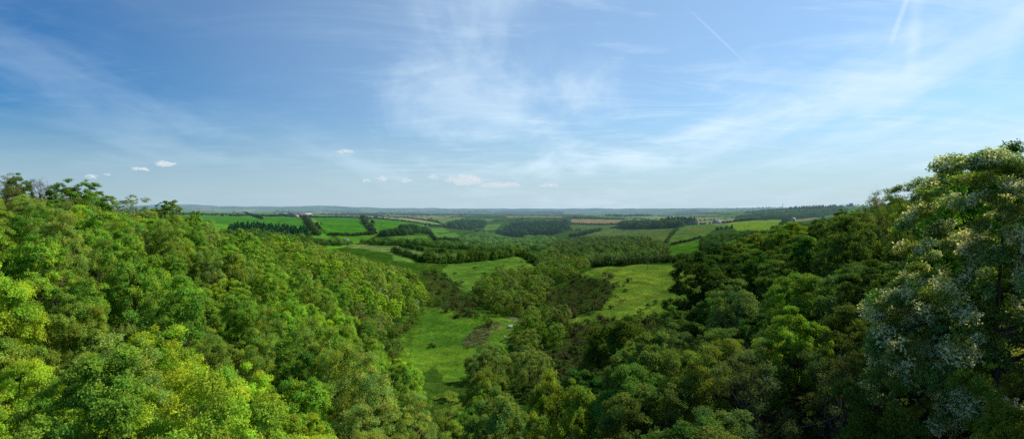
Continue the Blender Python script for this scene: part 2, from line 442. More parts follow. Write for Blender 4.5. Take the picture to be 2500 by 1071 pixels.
def proto(kind, seed, lod):
    """returns dict part name -> mesh.  lod 0 near, 1 mid, 2 far"""
    r = np.random.default_rng(seed)
    S = dict(oak=dict(h=13, rx=4.6, rz=5.6, zc=7.4, ncl=170, rc=.95, leaf=.145, n=(96000, 42000, 9000)),
             ash=dict(h=14, rx=4.2, rz=6.0, zc=7.9, ncl=120, rc=1.05, leaf=.13, n=(70000, 32000, 7500)),
             sycamore=dict(h=13.5, rx=4.5, rz=6.0, zc=7.4, ncl=220, rc=.80, leaf=.16, n=(86000, 38000, 8500)),
             willow=dict(h=7, rx=3.7, rz=3.7, zc=3.2, ncl=150, rc=.6, leaf=.085, n=(60000, 40000, 9000)),
             late=dict(h=13, rx=4.1, rz=5.6, zc=7.8, ncl=110, rc=.95, leaf=.10, n=(36000, 20000, 6500)),
             bare=dict(h=12, rx=3.6, rz=5.4, zc=7.4, ncl=60, rc=.9, leaf=.10, n=(3600, 3000, 1800)),
             hawthorn=dict(h=7, rx=3.2, rz=3.4, zc=3.9, ncl=90, rc=.7, leaf=.11, n=(36000, 20000, 5000)),
             blossom=dict(h=16, rx=5.6, rz=8.6, zc=8.6, ncl=420, rc=.85, leaf=.115, n=(420000, 60000, 9000)),
             bush=dict(h=2.6, rx=1.7, rz=1.35, zc=1.0, ncl=34, rc=.42, leaf=.10, n=(12000, 7000, 1600)),
             pine=dict(h=14, rx=2.3, rz=7, zc=7, ncl=90, rc=.7, leaf=.22, n=(9000, 5000, 1200)))[kind]
    n = S['n'][lod]; leaf = S['leaf']*(1, 1.4, 2.4)[lod]
    out = {}
    low = -.92 if kind in ('willow', 'bush', 'hawthorn', 'blossom') else -.8
    if kind == 'pine':
        zz = r.uniform(0, 1, n); ang = r.uniform(0, 6.28, n); lay = np.floor(zz*13)/13
        rr = (1-zz)*S['rx']*(1-.35*(zz-lay)*13)*(.55+.45*r.random(n))+.15
        P = np.stack([rr*np.cos(ang), rr*np.sin(ang), 1.6+zz*12.4-.18*rr], -1); q = norm(P*[1, 1, 0]+[0, 0, .5]); idx = (lay*13).astype(int)
        C = P[r.choice(n, 30)]; tv = r.uniform(.7, 1.2, 14)[idx]
        V, F = leaves(P, q, leaf, .3, .7, .5, r)
        T = np.repeat((tv*r.uniform(.7, 1.25, n))[:, None]*np.ones(3), 4, 0)
    else:
        fill = .10 if kind not in ('late', 'bare', 'blossom') else .32
        sprig = 6 if lod == 0 else 4 if lod == 1 else 1
        m = n//sprig
        P, q, idx, C, od = crown_points(r, m, S['rx'], S['rz'], S['zc'], S['ncl'], S['rc'], .17 if kind != 'bush' else .22, low, fill)
        P[:, 2] = np.maximum(P[:, 2], .1)
        cv = r.uniform(.74, 1.2, len(C)); cw = r.uniform(-.2, .22, len(C))
        if sprig > 1:     # leaves sit in little shoots that point out and up
            sh = norm(q+np.array([0, 0, .5])+r.normal(size=(m, 3))*.35)
            P = np.repeat(P, sprig, 0); SH = np.repeat(sh, sprig, 0); q2 = np.repeat(q, sprig, 0); idx = np.repeat(idx, sprig)
            ld = norm(SH*.7+randdir(len(P), r)*.9)
            sz = leaf*r.uniform(.7, 1.35, (len(P), 1))
            Nn = norm(q2*.8+np.array([.0, 0, .45])+r.normal(size=(len(P), 3))*.48); ld = norm(ld-Nn*(ld*Nn).sum(-1, keepdims=True)*.85); W = norm(np.cross(ld, Nn))
            B = P+SH*r.uniform(-.3, .8, (len(P), 1))*leaf*1.9
            V = np.stack([B, B+ld*sz*.55+W*sz*.30, B+ld*sz*1.05-Nn*sz*.12, B+ld*sz*.55-W*sz*.30], 1).reshape(-1, 3)
            F = np.arange(len(V)).reshape(-1, 4)
        else:
            V, F = leaves(P, q, leaf, .35, .8, .8, r)
        tv = cv[idx]*r.uniform(.62, 1.35, len(idx))
        T = np.stack([tv*(1+cw[idx]), tv, tv*(1-cw[idx]*.8)], -1)
        T = np.repeat(T, 4, 0)
    white = None
    if kind in ('hawthorn', 'blossom'):
        # flower heads sit on the outside of the crown
        k = (len(F)//(2 if kind == 'blossom' else 2)); o = r.choice(len(F), k, replace=False)
        keep = np.ones(len(F), bool); dd = np.linalg.norm((V[F[o, 0]]-[0, 0, S['zc']])/[S['rx'], S['rx'], S['rz']], axis=1)
        Q = V[F[o, 0]]; patch = np.sin(Q@np.array([3.3, 1.2, 1.7])+seed)+np.sin(Q@np.array([-1.6, 3.1, .9])+2*seed)+np.sin(Q@np.array([.8, -1.4, 3.6])+.5) > (0.0 if kind == 'blossom' else -.3)
        o = o[(dd > (.5 if kind == 'blossom' else .8)) & patch]; keep[o] = False
        fv = V[F[o]].reshape(-1, 3); ce = np.repeat(fv.reshape(-1, 4, 3).mean(1), 4, 0)
        fv = ce+(fv-ce)*1.08+norm(ce-[0, 0, S['zc']])*.06
        ft = np.repeat(r.uniform(.75, 1.1, (len(o), 1)), 4, 0)*np.ones(3)
        white = mesh(kind+'_blossom', fv, np.arange(len(fv)).reshape(-1, 4), LEAF, ft)
        F = F[keep]; u, inv = np.unique(F, return_inverse=True); V = V[u]; T = T[u]; F = inv.reshape(F.shape)
    out['crown'] = mesh(kind+'_crown', V, F, LEAF, T)
    if white: out['blossom'] = white
    gg = Geo()
    bt = dict(bare=(2.3, 2.2, 2.1), late=(1.5, 1.4, 1.25), ash=(1.3, 1.3, 1.2)).get(kind, (.8, .75, .7))
    tr = dict(willow=.16, bush=.05, hawthorn=.16, pine=.2, bare=.2).get(kind, .30)
    if kind == 'pine':
        gg.tube([(0, 0, -.4), (.05, 0, 7), (0, 0, 13.6)], [tr, tr*.6, .03], 6, bt)
    else:
        limbs(r, gg, C, S['h'], S['zc'], tr, {'bare': 34, 'late': 26, 'bush': 6, 'ash': 20}.get(kind, 15) if lod < 2 else 6, bt,
              4, {'bare': 9, 'late': 4}.get(kind, 0) if lod < 2 else 0)
    out['trunk'] = gg.mesh(kind+'_trunk', BARK)
    return out

PROTO = {}
def get_proto(kind, lod, v):
    key = (kind, lod, v)
    if key not in PROTO: PROTO[key] = proto(kind, abs(hash((kind == 'oak', len(kind), ord(kind[0]), ord(kind[-1]), v)))%10000+v*13, lod)
    return PROTO[key]
NAMES = dict(oak='oak_tree', ash='ash_tree', sycamore='sycamore_tree', willow='willow_shrub', late='ash_tree', bare='bare_tree',
             hawthorn='hawthorn_tree', blossom='flowering_tree', bush='scrub_bush', pine='conifer_tree')
CAT = dict(oak='tree', ash='tree', sycamore='tree', willow='willow shrub', late='tree', bare='bare tree', hawthorn='hawthorn', blossom='flowering tree',
           bush='bush', pine='conifer')
ITEMS = []      # every individual plant, labelled later
def plant(kind, x, y, s=1.0, col=(.1, .2, .02), zone='', hs=1.0, colname='green', dz=0.0, lod=None, label=None, wcol=(.58,.60,.47), word=None, var=None, rz=None):
    d = math.hypot(x, y)
    if lod is None: lod = 0 if d < 62 else 1 if d < 190 else 2
    v = random.randrange(3) if var is None else var
    pr = get_proto(kind, lod, v)
    z = h1(x, y)+dz
    e = empty(NAMES[kind], (x, y, z-.15), random.uniform(0, 6.28) if rz is None else rz)
    e.scale = (s, s, s*hs)
    e.rotation_euler[0] = random.uniform(-.05, .05); e.rotation_euler[1] = random.uniform(-.05, .05)
    for part in ('trunk', 'crown', 'blossom'):
        if part not in pr: continue
        o = bpy.data.objects.new(part, pr[part]); link(o, e)
        c = col if part == 'crown' else wcol
        o.color = (*c, 1)
    e['category'] = CAT[kind]
    ITEMS.append(dict(o=e, kind=kind, x=x, y=y, z=z+(5 if kind not in ('bush',) else 1)*s, zone=zone, cn=colname, label=label, word=word))
    return e

LIME, YEL, FRESH, MID, DEEP, OLIVE, GREY, BROWN = ('lime green','yellow green','fresh green','mid green','deep green','olive green','grey green','brownish green')
PAL = {LIME: (.34, .49, .045), YEL: (.345, .475, .05), FRESH: (.25, .43, .05), MID: (.215, .365, .05), DEEP: (.125, .27, .038),
       OLIVE: (.25, .34, .06), GREY: (.27, .37, .095), BROWN: (.23, .275, .085)}
def jit(c, a=.10):
    k = random.uniform(1-a, 1+a)
    return tuple(q*k*random.uniform(1-a*.3, 1+a*.3) for q in c)

placed = []
def free(x, y, d):
    return all((x-a)**2+(y-b)**2 > d*d for a, b in placed)

def scatter(P, sp, f, seed=1, tries=30):
    r = np.random.default_rng(seed); lo = P.min(0); hi = P.max(0)
    n = int((hi-lo).prod()/(sp*sp)*tries)
    C = r.uniform(lo, hi, (n, 2)); C = C[inside(C[:, 0], C[:, 1], P)]
    out = []
    for x, y in C:
        s = sp(x, y) if callable(sp) else sp
        if free(x, y, s): placed.append((x, y)); out.append((x, y)); f(x, y)
    return out

# ---- single trees that give the photograph its shape
def at(px, y): return ((px-CX)/FPX*y, y)
def seedv(px): return int(px) % 3
def top_of(kind, lod, v):
    me = get_proto(kind, lod, v)['crown']; c = np.empty(len(me.vertices)*3, np.float32); me.vertices.foreach_get('co', c)
    return float(np.percentile(c[2::3], 99.4))
def top_plant(kind, px, pytop, y, cn, label, s=1.0, **k):
    """a tree standing on the terrain whose height brings its top to the height it has in the photo"""
    x, _ = at(px, y); z = h1(x, y); want = (HY-pytop)/FPX*y-z
    d = math.hypot(x, y); lod = k.get('lod'); lod = (0 if d < 62 else 1 if d < 190 else 2) if lod is None else lod
    v = k.pop('var', seedv(px)); hh = top_of(kind, lod, v)
    placed.append((x, y))
    return plant(kind, x, y, s, k.pop('col', None) or jit(PAL[cn], .04), 'special', min(1.5, max(.55, want/(hh*s))), cn, label=label, var=v, **k)
top_plant('blossom', 2432, 385, 28, GREY, 'tall tree covered in white blossom at the right edge', 1.0, col=(.24,.36,.10), lod=0, wcol=(.95,.90,.66))
top_plant('sycamore', 2470, 352, 37, DEEP, 'tallest dark tree behind the white blossoming tree at the right edge', 1.0, lod=0)
top_plant('sycamore', 2400, 378, 52, DEEP, 'dark round tree on the right skyline left of the tallest tree', 1.0, lod=0)
top_plant('ash', 2260, 434, 74, OLIVE, 'domed olive tree on the right skyline, first hump below the tallest trees', 1.05)
top_plant('late', 2170, 462, 92, BROWN, 'thin leafed brownish tree on the right skyline below the domed olive tree', .9)
top_plant('sycamore', 1795, 605, 112, DEEP, 'broad dark tree standing above the pasture, right one of the pair', 1.6, col=(.075,.15,.03), lod=0)
top_plant('sycamore', 1715, 618, 104, DEEP, 'broad dark tree overlapping the pasture edge, left one of the pair', 1.55, col=(.07,.14,.03), lod=0)
top_plant('oak', 1510, 762, 84, DEEP, 'dark domed oak in front of the brown heath at centre right', 1.3, col=(.12,.21,.03), lod=0)
top_plant('sycamore', 1560, 815, 66, GREY, 'grey green tree in front of the dark domed oak', .95, lod=0, col=(.20,.31,.07))
top_plant('ash', 1700, 840, 52, OLIVE, 'tall loose ash with visible stems at lower right', .85, lod=0)
top_plant('ash', 1780, 800, 56, OLIVE, 'second loose ash beside the tall ash at lower right', .85, lod=0, col=(.22,.32,.06))
top_plant('oak', 1965, 668, 66, MID, 'round topped green tree in the middle of the right wood', 1.0, lod=0)
top_plant('oak', 1930, 755, 50, FRESH, 'lighter green crown just below the round topped tree in the right wood', .72, lod=0)
top_plant('oak', 1355, 915, 60, LIME, 'lime green oak at bottom centre right of the pale sycamore', .92, lod=0, col=(.27,.39,.05))
top_plant('sycamore', 1190, 960, 56, GREY, 'pale silvery green tree at bottom centre', .80, lod=0, col=(.26,.39,.09))
top_plant('oak', 1185, 905, 84, OLIVE, 'yellowish open oak just above the pale silvery tree at bottom centre', .75, lod=0, col=(.23,.33,.055))
top_plant('late', 15, 424, 132, BROWN, 'leftmost brownish thinly leafed tree on the left skyline', .8)
top_plant('oak', 46, 424, 136, DEEP, 'dark round tree on the left skyline, first solid crown from the left', .62, col=(.16,.27,.06))
top_plant('bare', 96, 436, 138, BROWN, 'leafless grey tree on the left skyline beside the dark round tree', .75, col=(.12,.12,.07))
top_plant('bare', 130, 452, 140, BROWN, 'leafless pale twiggy tree left of the big domed tree', .72, col=(.14,.13,.08))
top_plant('oak', 182, 438, 138, DEEP, 'big domed tree standing above the left skyline', 1.12, col=(.20,.36,.05))
top_plant('sycamore', 232, 460, 143, DEEP, 'second domed tree sloping down right of the big domed tree', 1.1, col=(.20,.36,.05))
top_plant('late', 262, 478, 150, BROWN, 'thin brownish tree at the right foot of the two domed trees', .7)
top_plant('late', 332, 476, 158, OLIVE, 'olive domed tree in the middle of the left skyline', 1.2, col=(.28,.38,.08))
top_plant('sycamore', 402, 490, 178, DEEP, 'rounded green tree where the left skyline meets the far fields', 1.2, col=(.20,.33,.05))
top_plant('sycamore', 468, 514, 190, FRESH, 'narrow bright tree just right of the rounded tree on the left skyline', .65)

HT = {q: max(top_of(q, 1, v) for v in range(3)) for q in ('oak', 'ash', 'sycamore', 'late', 'bare', 'hawthorn')}
LIM_L = ((-200,460),(0,460),(140,476),(250,503),(330,518),(450,527),(600,550),(700,568),(800,598),(900,632),(1000,655),(1060,700),(1300,960))
LOW_L = ((-400,0),(780,560),(880,770),(960,850),(1000,895),(1080,935),(1300,965))
LIM_R = ((1200,700),(1640,640),(1830,572),(1930,546),(2050,514),(2130,484),(2200,464),(2300,440),(2500,400),(2700,380))
NEAR_L = ((-200,700),(0,740),(300,850),(600,930),(900,960),(1250,985))
NEAR_R = ((1200,985),(1400,930),(1550,850),(1700,850),(1850,760),(2000,690),(2150,610),(2300,480),(2500,400),(2700,380))
def fit(kind, x, y, s, hs, far, near, yn):
    """height factor that keeps the canopy under the skyline of its wood"""
    z = h1(x, y); px = CX+FPX*x/y; top = z+HT[kind]*s*hs; f = 1.0
    for tab, on in ((far, True), (near, y < yn), (LOW_L, y < 128 and x < 3)):
        if not on: continue
        a, b = zip(*tab); lim = np.interp(px, a, b)+random.uniform(-3, 16)*60/max(y, 60)
        zmax = (HY-lim)/FPX*y
        f = min(f, (zmax-z)/(HT[kind]*s*hs))
    return f
top_plant('ash', 2105, 745, 41, OLIVE, 'dusky ash just left of the white blossoming tree', .8, col=(.15,.22,.05), lod=0)
top_plant('sycamore', 2170, 640, 46, DEEP, 'dark crown tucked behind the left side of the white blossoming tree', .85, col=(.10,.18,.04), lod=0)
top_plant('late', 2045, 850, 36, BROWN, 'thin brownish tree low in the corner left of the white blossoming tree', .75, col=(.15,.19,.06), lod=0)
top_plant('oak', 2165, 930, 27, MID, 'green crown at the bottom edge under the white blossoming tree', .55, col=(.13,.22,.04), lod=0)
top_plant('oak', 2480, 900, 23, LIME, 'bright yellow green crown in the bottom right corner', .5, col=(.26,.36,.05), lod=0)
top_plant('oak', 1868, 562, 146, OLIVE, 'olive oak on the right wood skyline nearest the brilliant field', 1.0, col=(.22,.32,.05))
top_plant('oak', 1935, 543, 142, LIME, 'yellow green oak on the right wood skyline below the ridge field', 1.05, col=(.26,.38,.04))
top_plant('sycamore', 1815, 592, 138, OLIVE, 'round olive tree just right of the pair of broad dark trees', 1.0, col=(.19,.29,.05))
# ---- left wood
LW = np.array([(-1,20),(-40,20),(-75,48),(-118,90),(-152,135),(-160,200),(-160,300),(-112,345),(-66,330),(-52,296),(-42,250),(-47,205),(-43,165),(-35,130),(-18,104),(-1,97)], float)
EDGE = []
for a_, b_ in zip(LW[8:-1], LW[9:]): EDGE += [tuple(a_+(b_-a_)*q) for q in np.linspace(0, 1, 14)]
def lw_tree(x, y):
    px, py = pix(x, y, h1(x, y)+9)
    if px < -140 or py > 1230: return
    q = wav(x, y, 60, 10)+random.uniform(-.6, .6)
    ridge = (x < -95)
    if ridge and random.random() < .5: kind, cn = random.choice([('late', BROWN), ('ash', MID), ('late', OLIVE)])
    elif y < 62 and random.random() < .65: kind, cn = random.choice([('oak', YEL), ('oak', LIME), ('oak', LIME), ('sycamore', FRESH), ('oak', OLIVE)])
    elif q > .85: kind, cn = 'oak', LIME
    elif q > .3: kind, cn = random.choice([('oak', OLIVE), ('sycamore', FRESH), ('sycamore', MID), ('oak', LIME)])
    elif q > -.25: kind, cn = random.choice([('sycamore', FRESH), ('ash', MID), ('ash', OLIVE), ('oak', MID), ('ash', GREY)])
    elif q > -.7: kind, cn = random.choice([('sycamore', MID), ('sycamore', DEEP), ('ash', OLIVE), ('late', OLIVE)])
    else: kind, cn = random.choice([('late', OLIVE), ('ash', GREY), ('sycamore', DEEP), ('hawthorn', MID) if random.random() < .3 else ('late', BROWN)])
    s = random.uniform(.60, .90)*random.choice([.85, 1, 1.12])
    if kind == 'hawthorn': s *= 1.35
    hs = random.uniform(.92, 1.34)*(1 if y < 170 else .88)
    de = min(math.hypot(x-a, y-b) for a, b in EDGE)
    if y > 118 and de < 13: s *= .66+.026*de
    f = fit(kind, x, y, s, hs, LIM_L, NEAR_L, 50)
    if f < .5: return
    plant(kind, x, y, s*(1 if f > .8 else .9), jit(tuple((c*.87+m_*.13)*1.27 for c, m_ in zip(PAL[cn], (.27, .43, .05))), .10), 'left', hs*min(f, 1), cn)
scatter(LW, 6.3, lw_tree, 4)

# ---- right wood
RW = np.array([(2,20),(0,58),(2,80),(14,86),(30,92),(42,112),(56,136),(68,160),(92,172),(118,160),(120,100),(95,45),(60,16),(30,12)], float)
def rw_tree(x, y):
    px, py = pix(x, y, h1(x, y)+9)
    if px > 2640 or py > 1230: return
    q = wav(x, y, 34, 11)+random.uniform(-.7, .7)
    if x > 60 and random.random() < .5: kind, cn = random.choice([('oak', OLIVE), ('oak', LIME), ('late', OLIVE)])
    elif q > .3: kind, cn = random.choice([('oak', MID), ('oak', OLIVE), ('ash', MID)])
    elif q > -.3: kind, cn = random.choice([('ash', OLIVE), ('sycamore', DEEP), ('ash', GREY)])
    else: kind, cn = random.choice([('late', OLIVE), ('late', BROWN), ('sycamore', DEEP), ('ash', GREY)])
    s = random.uniform(.62, .96); hs = random.uniform(.82, 1.08)
    f = fit(kind, x, y, s, hs, LIM_R, NEAR_R, 72)
    if f < .45 or (x > 14 and y < 21): return
    plant(kind, x, y, s*(1 if f > .8 else .9), jit(tuple(c*m_+sum(PAL[cn])/3*.08 for c, m_ in zip(PAL[cn], (.57, .70, .70))), .12), 'right', hs*min(f, 1), cn)
scatter(RW, 6.3, rw_tree, 9)

# ---- willows and shrubs along the stream
WILL = [[(1168,712),(1200,680),(1290,672),(1340,706),(1310,742),(1262,772),(1200,772)],
        [(1278,790),(1348,768),(1378,815),(1350,850),(1280,862)],
        [(1258,868),(1305,880),(1285,925),(1190,970),(1150,955),(1205,905)],
        [(1215,935),(1290,925),(1335,965),(1230,985)],
        [(1305,672),(1345,648),(1400,640),(1440,648),(1415,668),(1340,700)]]
def w_tree(x, y):
    q = random.random()
    cn = GREY if q < .55 else MID if q < .85 else OLIVE
    plant('willow', x, y, random.uniform(.85, 1.4), jit(tuple(c*.92 for c in PAL[cn]), .2), 'stream', random.uniform(.75, 1.2), cn, lod=1 if y < 330 else 2)
for k, p in enumerate(WILL): scatter(poly(p), 7.6 if k < 4 else 8.5, w_tree, 20+k)
for px, py, s, cn in [(1190,796,.62,MID),(1145,738,.5,GREY),(1160,742,.62,GREY),(1142,768,.42,MID),(1166,775,.3,MID),(1052,712,.5,GREY),(1075,716,.45,OLIVE),
                      (1565,768,.36,DEEP),(1582,752,.3,DEEP),(1600,742,.28,DEEP),(1095,805,.01,MID)]:
    if s < .1: continue
    x, y = unproj(px, py); placed.append((x, y))
    plant('willow', x, y, s, jit(tuple(c*.72 for c in PAL[cn])), 'lone', 1.1, cn, lod=1)

for k, (a_, b_) in enumerate(EDGE):
    if b_ < 118 or b_ > 300 or random.random() < .55: continue
    x, y = a_+random.uniform(1, 6), b_+random.uniform(-3, 3)
    if not free(x, y, 3.4): continue
    placed.append((x, y)); cn = random.choice([GREY, MID, OLIVE])
    plant('willow', x, y, random.uniform(.4, .75), jit(tuple(c*.85 for c in PAL[cn]), .15), 'edge', random.uniform(.8, 1.1), cn, lod=1)
# ---- brown heath: small bushes one can count on top of low cover
def h_bush(x, y):
    q = random.random()
    cn = BROWN if q < .42 else OLIVE if q < .7 else 'dark green'
    c = {BROWN: (.105,.105,.055), OLIVE: (.12,.15,.05), 'dark green': (.09,.17,.04)}[cn]
    plant('bush', x, y, random.uniform(.5, 1.3), jit(c, .15), 'heath', random.uniform(.7, 1.1), cn, lod=1 if y < 230 else 2)
for k, P in enumerate(HEATH): scatter(P, (5.2, 5.0, 7.0)[k], h_bush, 40+k)
rb = np.random.default_rng(17)
for P in HEATH:
    c_ = P.mean(0)
    for k in range(26):
        a = P[rb.integers(len(P))]; b = P[rb.integers(len(P))]; i_ = rb.integers(len(P)); a = P[i_]; b = P[(i_+1) % len(P)]
        q = a+(b-a)*rb.random(); q = q+norm(q-c_)*rb.uniform(0, 9)
        if free(q[0], q[1], 2.2): placed.append((q[0], q[1])); h_bush(q[0], q[1])
for px, py in [(1052,848),(1110,668),(1128,690),(1182,668),(1160,655),(1272,640),(1230,650),(1090,676)]:
    x, y = unproj(px, py)
    plant('bush', x, y, .9, (.06,.075,.03), 'meadow', .7, 'dark green', lod=2)

# ------------------------------------------------------------------ far woods and hedges (merged canopies)
def low_crown(seed, nf, rx=1.0, rz=1.0, leaf=.42):
    r = np.random.default_rng(seed)
    d = randdir(nf*2, r); d = d[d[:, 2] > -.55][:nf]
    P = d*r.uniform(.62, 1.0, (len(d), 1))*(1+.18*np.sin(4*d[:, :1]*2+seed)+.12*np.sin(9*d[:, 1:2]+seed))*[rx, rx, rz]
    V, F = leaves(P, d*1.6, leaf, .25, .6, .9, r)
    return V, F, np.repeat(r.uniform(.75, 1.2, len(F)), 4)
LC = [low_crown(s, 230, leaf=.25) for s in range(5)]
LS = [low_crown(s+10, 16, leaf=.9) for s in range(4)]
LP = []
for s in range(2):
    r = np.random.default_rng(s+50); n = 60; z = r.uniform(0, 1, n); a = r.uniform(0, 6.28, n); rr = (1-z)*1.0*(.6+.4*r.random(n))+.05
    P = np.stack([rr*np.cos(a), rr*np.sin(a), z*2-1], -1); V, F = leaves(P, norm(P*[1,1,.3]), .5, .2, .6, .7, r)
    LP.append((V, F, np.repeat(r.uniform(.75, 1.2, n), 4)))
def merged(name, xs, ys, rr, hh, cols, lib, seed=0, parent=None, **props):
    """one mesh of canopies standing at xs, ys with crown radius rr and height hh"""
    r = np.random.default_rng(seed); xs = np.asarray(xs); ys = np.asarray(ys)
    if len(xs) == 0: return None
    z = H(xs, ys)-(np.hypot(xs, ys)/1000)**2*.012
    VV = []; FF = []; TT = []; n = 0
    pick = r.integers(0, len(lib), len(xs))
    for k, (V, F, T) in enumerate(lib):
        s = np.nonzero(pick == k)[0]
        if len(s) == 0: continue
        a = r.uniform(0, 6.28, len(s)); ca, sa = np.cos(a)[:, None], np.sin(a)[:, None]
        x = V[None, :, 0]*ca-V[None, :, 1]*sa; y = V[None, :, 0]*sa+V[None, :, 1]*ca
        R1 = rr[s][:, None]; H1 = hh[s][:, None]
        W = np.stack([x*R1+xs[s][:, None], y*R1+ys[s][:, None], (V[None, :, 2]*.62+.42)*H1+z[s][:, None]], -1)
        m = len(V); VV.append(W.reshape(-1, 3))
        FF.append((F[None]+(np.arange(len(s))*m)[:, None, None]).reshape(-1, 4)+n); n += len(s)*m
        TT.append((cols[s][:, None, :]*T[None, :, None]).reshape(-1, 3))
    return obj(name, mesh(name, np.concatenate(VV), np.concatenate(FF), LEAF, np.concatenate(TT)), parent, **props)

def fill(P, sp, seed):
    r = np.random.default_rng(seed); lo = P.min(0); hi = P.max(0)
    nx = max(1, int((hi[0]-lo[0])/sp)); ny = max(1, int((hi[1]-lo[1])/sp))
    gx, gy = np.meshgrid(np.arange(nx+1), np.arange(ny+1)); x = lo[0]+(gx+r.uniform(-.42, .42, gx.shape))*sp; y = lo[1]+(gy+r.uniform(-.42, .42, gx.shape))*sp
    m = inside(x, y, P)
    return x[m], y[m]
DKW = np.array([.052, .088, .024]); 
def wood(name, label, pts, sp=6.5, h=9, col=DKW, lib=None, seed=0, var=.3, P=None):
    P = poly(pts) if P is None else P
    x, y = fill(P, sp, seed)
    r = np.random.default_rng(seed+5)
    n = len(x)
    c = 1.9*col*r.uniform(1-var, 1+var, (n, 1))*np.stack([r.uniform(.75, 1.12, n), np.ones(n), np.ones(n)], -1)
    return merged(name, x, y, sp*r.uniform(.55, .95, n), h*r.uniform(.6, 1.12, n)*.95, c, lib or LC, seed, label=label, kind='stuff', category='wood')
wood('wood','dark broadleaf wood covering the hillside behind the pasture at centre right',
     [(1335,622),(1350,604),(1400,592),(1480,588),(1560,590),(1612,602),(1632,620),(1590,640),(1500,650),(1430,650),(1380,640)], 6.6, 9.5, np.array([.060,.094,.030]), seed=1)
wood('wood','dark wood beside the brilliant yellow green field',[(1712,616),(1716,598),(1760,590),(1830,585),(1895,582),(1900,596),(1850,616),(1780,622)], 6.6, 12, np.array([.036,.068,.024]), seed=2)
wood('wood','mixed green trees below the conifer plantation on the left',[(540,572),(640,570),(760,584),(800,596),(770,606),(700,606),(600,594),(540,586)], 6.5, 6, np.array([.06,.11,.026]), seed=16, var=.4)
wood('wood','large dark conifer wood on the rounded hill at centre',[(1215,572),(1245,556),(1310,549),(1390,548),(1385,562),(1350,574),(1280,580)], 9, 13, np.array([.026,.056,.028]), LC+LP, seed=3)
wood('wood','dark conifer plantation below the farm on the left',[(560,556),(620,554),(740,563),(760,576),(700,580),(560,570)], 5, 6.5, np.array([.020,.060,.032]), LP, seed=4)
wood('wood','belt of valley trees left of centre below the green fields',[(755,604),(770,595),(900,592),(960,594),(1050,597),(1130,600),(1210,606),(1290,610),(1290,617),(1180,614),(1080,606),(960,600),(880,596),(810,602)], 6.5, 6.5, np.array([.055,.105,.028]), seed=5, var=.4)
wood('wood','dark clump of trees between the mid valley fields',[(925,571),(985,561),(1040,563),(1048,572),(980,577),(930,579)], 7, 8.5, np.array([.030,.066,.026]), seed=6)
wood('wood','wooded valley bottom behind the small pale field',[(1110,590),(1140,572),(1200,572),(1215,586),(1262,590),(1290,580),(1345,582),(1360,590),(1335,622),(1290,606),(1230,605)], 8, 7, np.array([.07,.13,.034]), seed=7, var=.5)
wood('wood','distant dark wood on a knoll left of the conifer hill',[(1095,552),(1120,544),(1190,546),(1185,556),(1110,560)], 11, 13, np.array([.028,.060,.030]), seed=8)
wood('wood','line of dark trees on the plateau right of the tan field',[(1510,552),(1540,547),(1640,549),(1665,556),(1600,559),(1520,560)], 9, 13, np.array([.028,.055,.026]), seed=9)
wood('wood','pines and dark trees on the plateau behind the olive field',[(1610,549),(1700,545),(1670,552),(1620,553)], 9, 15, np.array([.020,.046,.026]), LP, seed=12)
wood('wood','trees on the slope under the right ridge',[(1790,540),(1870,530),(1960,527),(2050,514),(2050,520),(1940,536),(1860,536)], 10, 11, np.array([.036,.070,.030]), seed=13)
wood('wood','trees in the fold below the right ridge field',[(1900,566),(1950,556),(2010,548),(2040,552),(1960,572),(1930,590)], 7, 8, np.array([.040,.078,.024]), seed=14)
wood('wood','tree lined bank between the stream willows and the central wood',[(1300,640),(1330,622),(1380,640),(1440,650),(1410,662),(1340,660),(1310,655)], 7, 8, np.array([.065,.110,.026]), seed=15, var=.4)

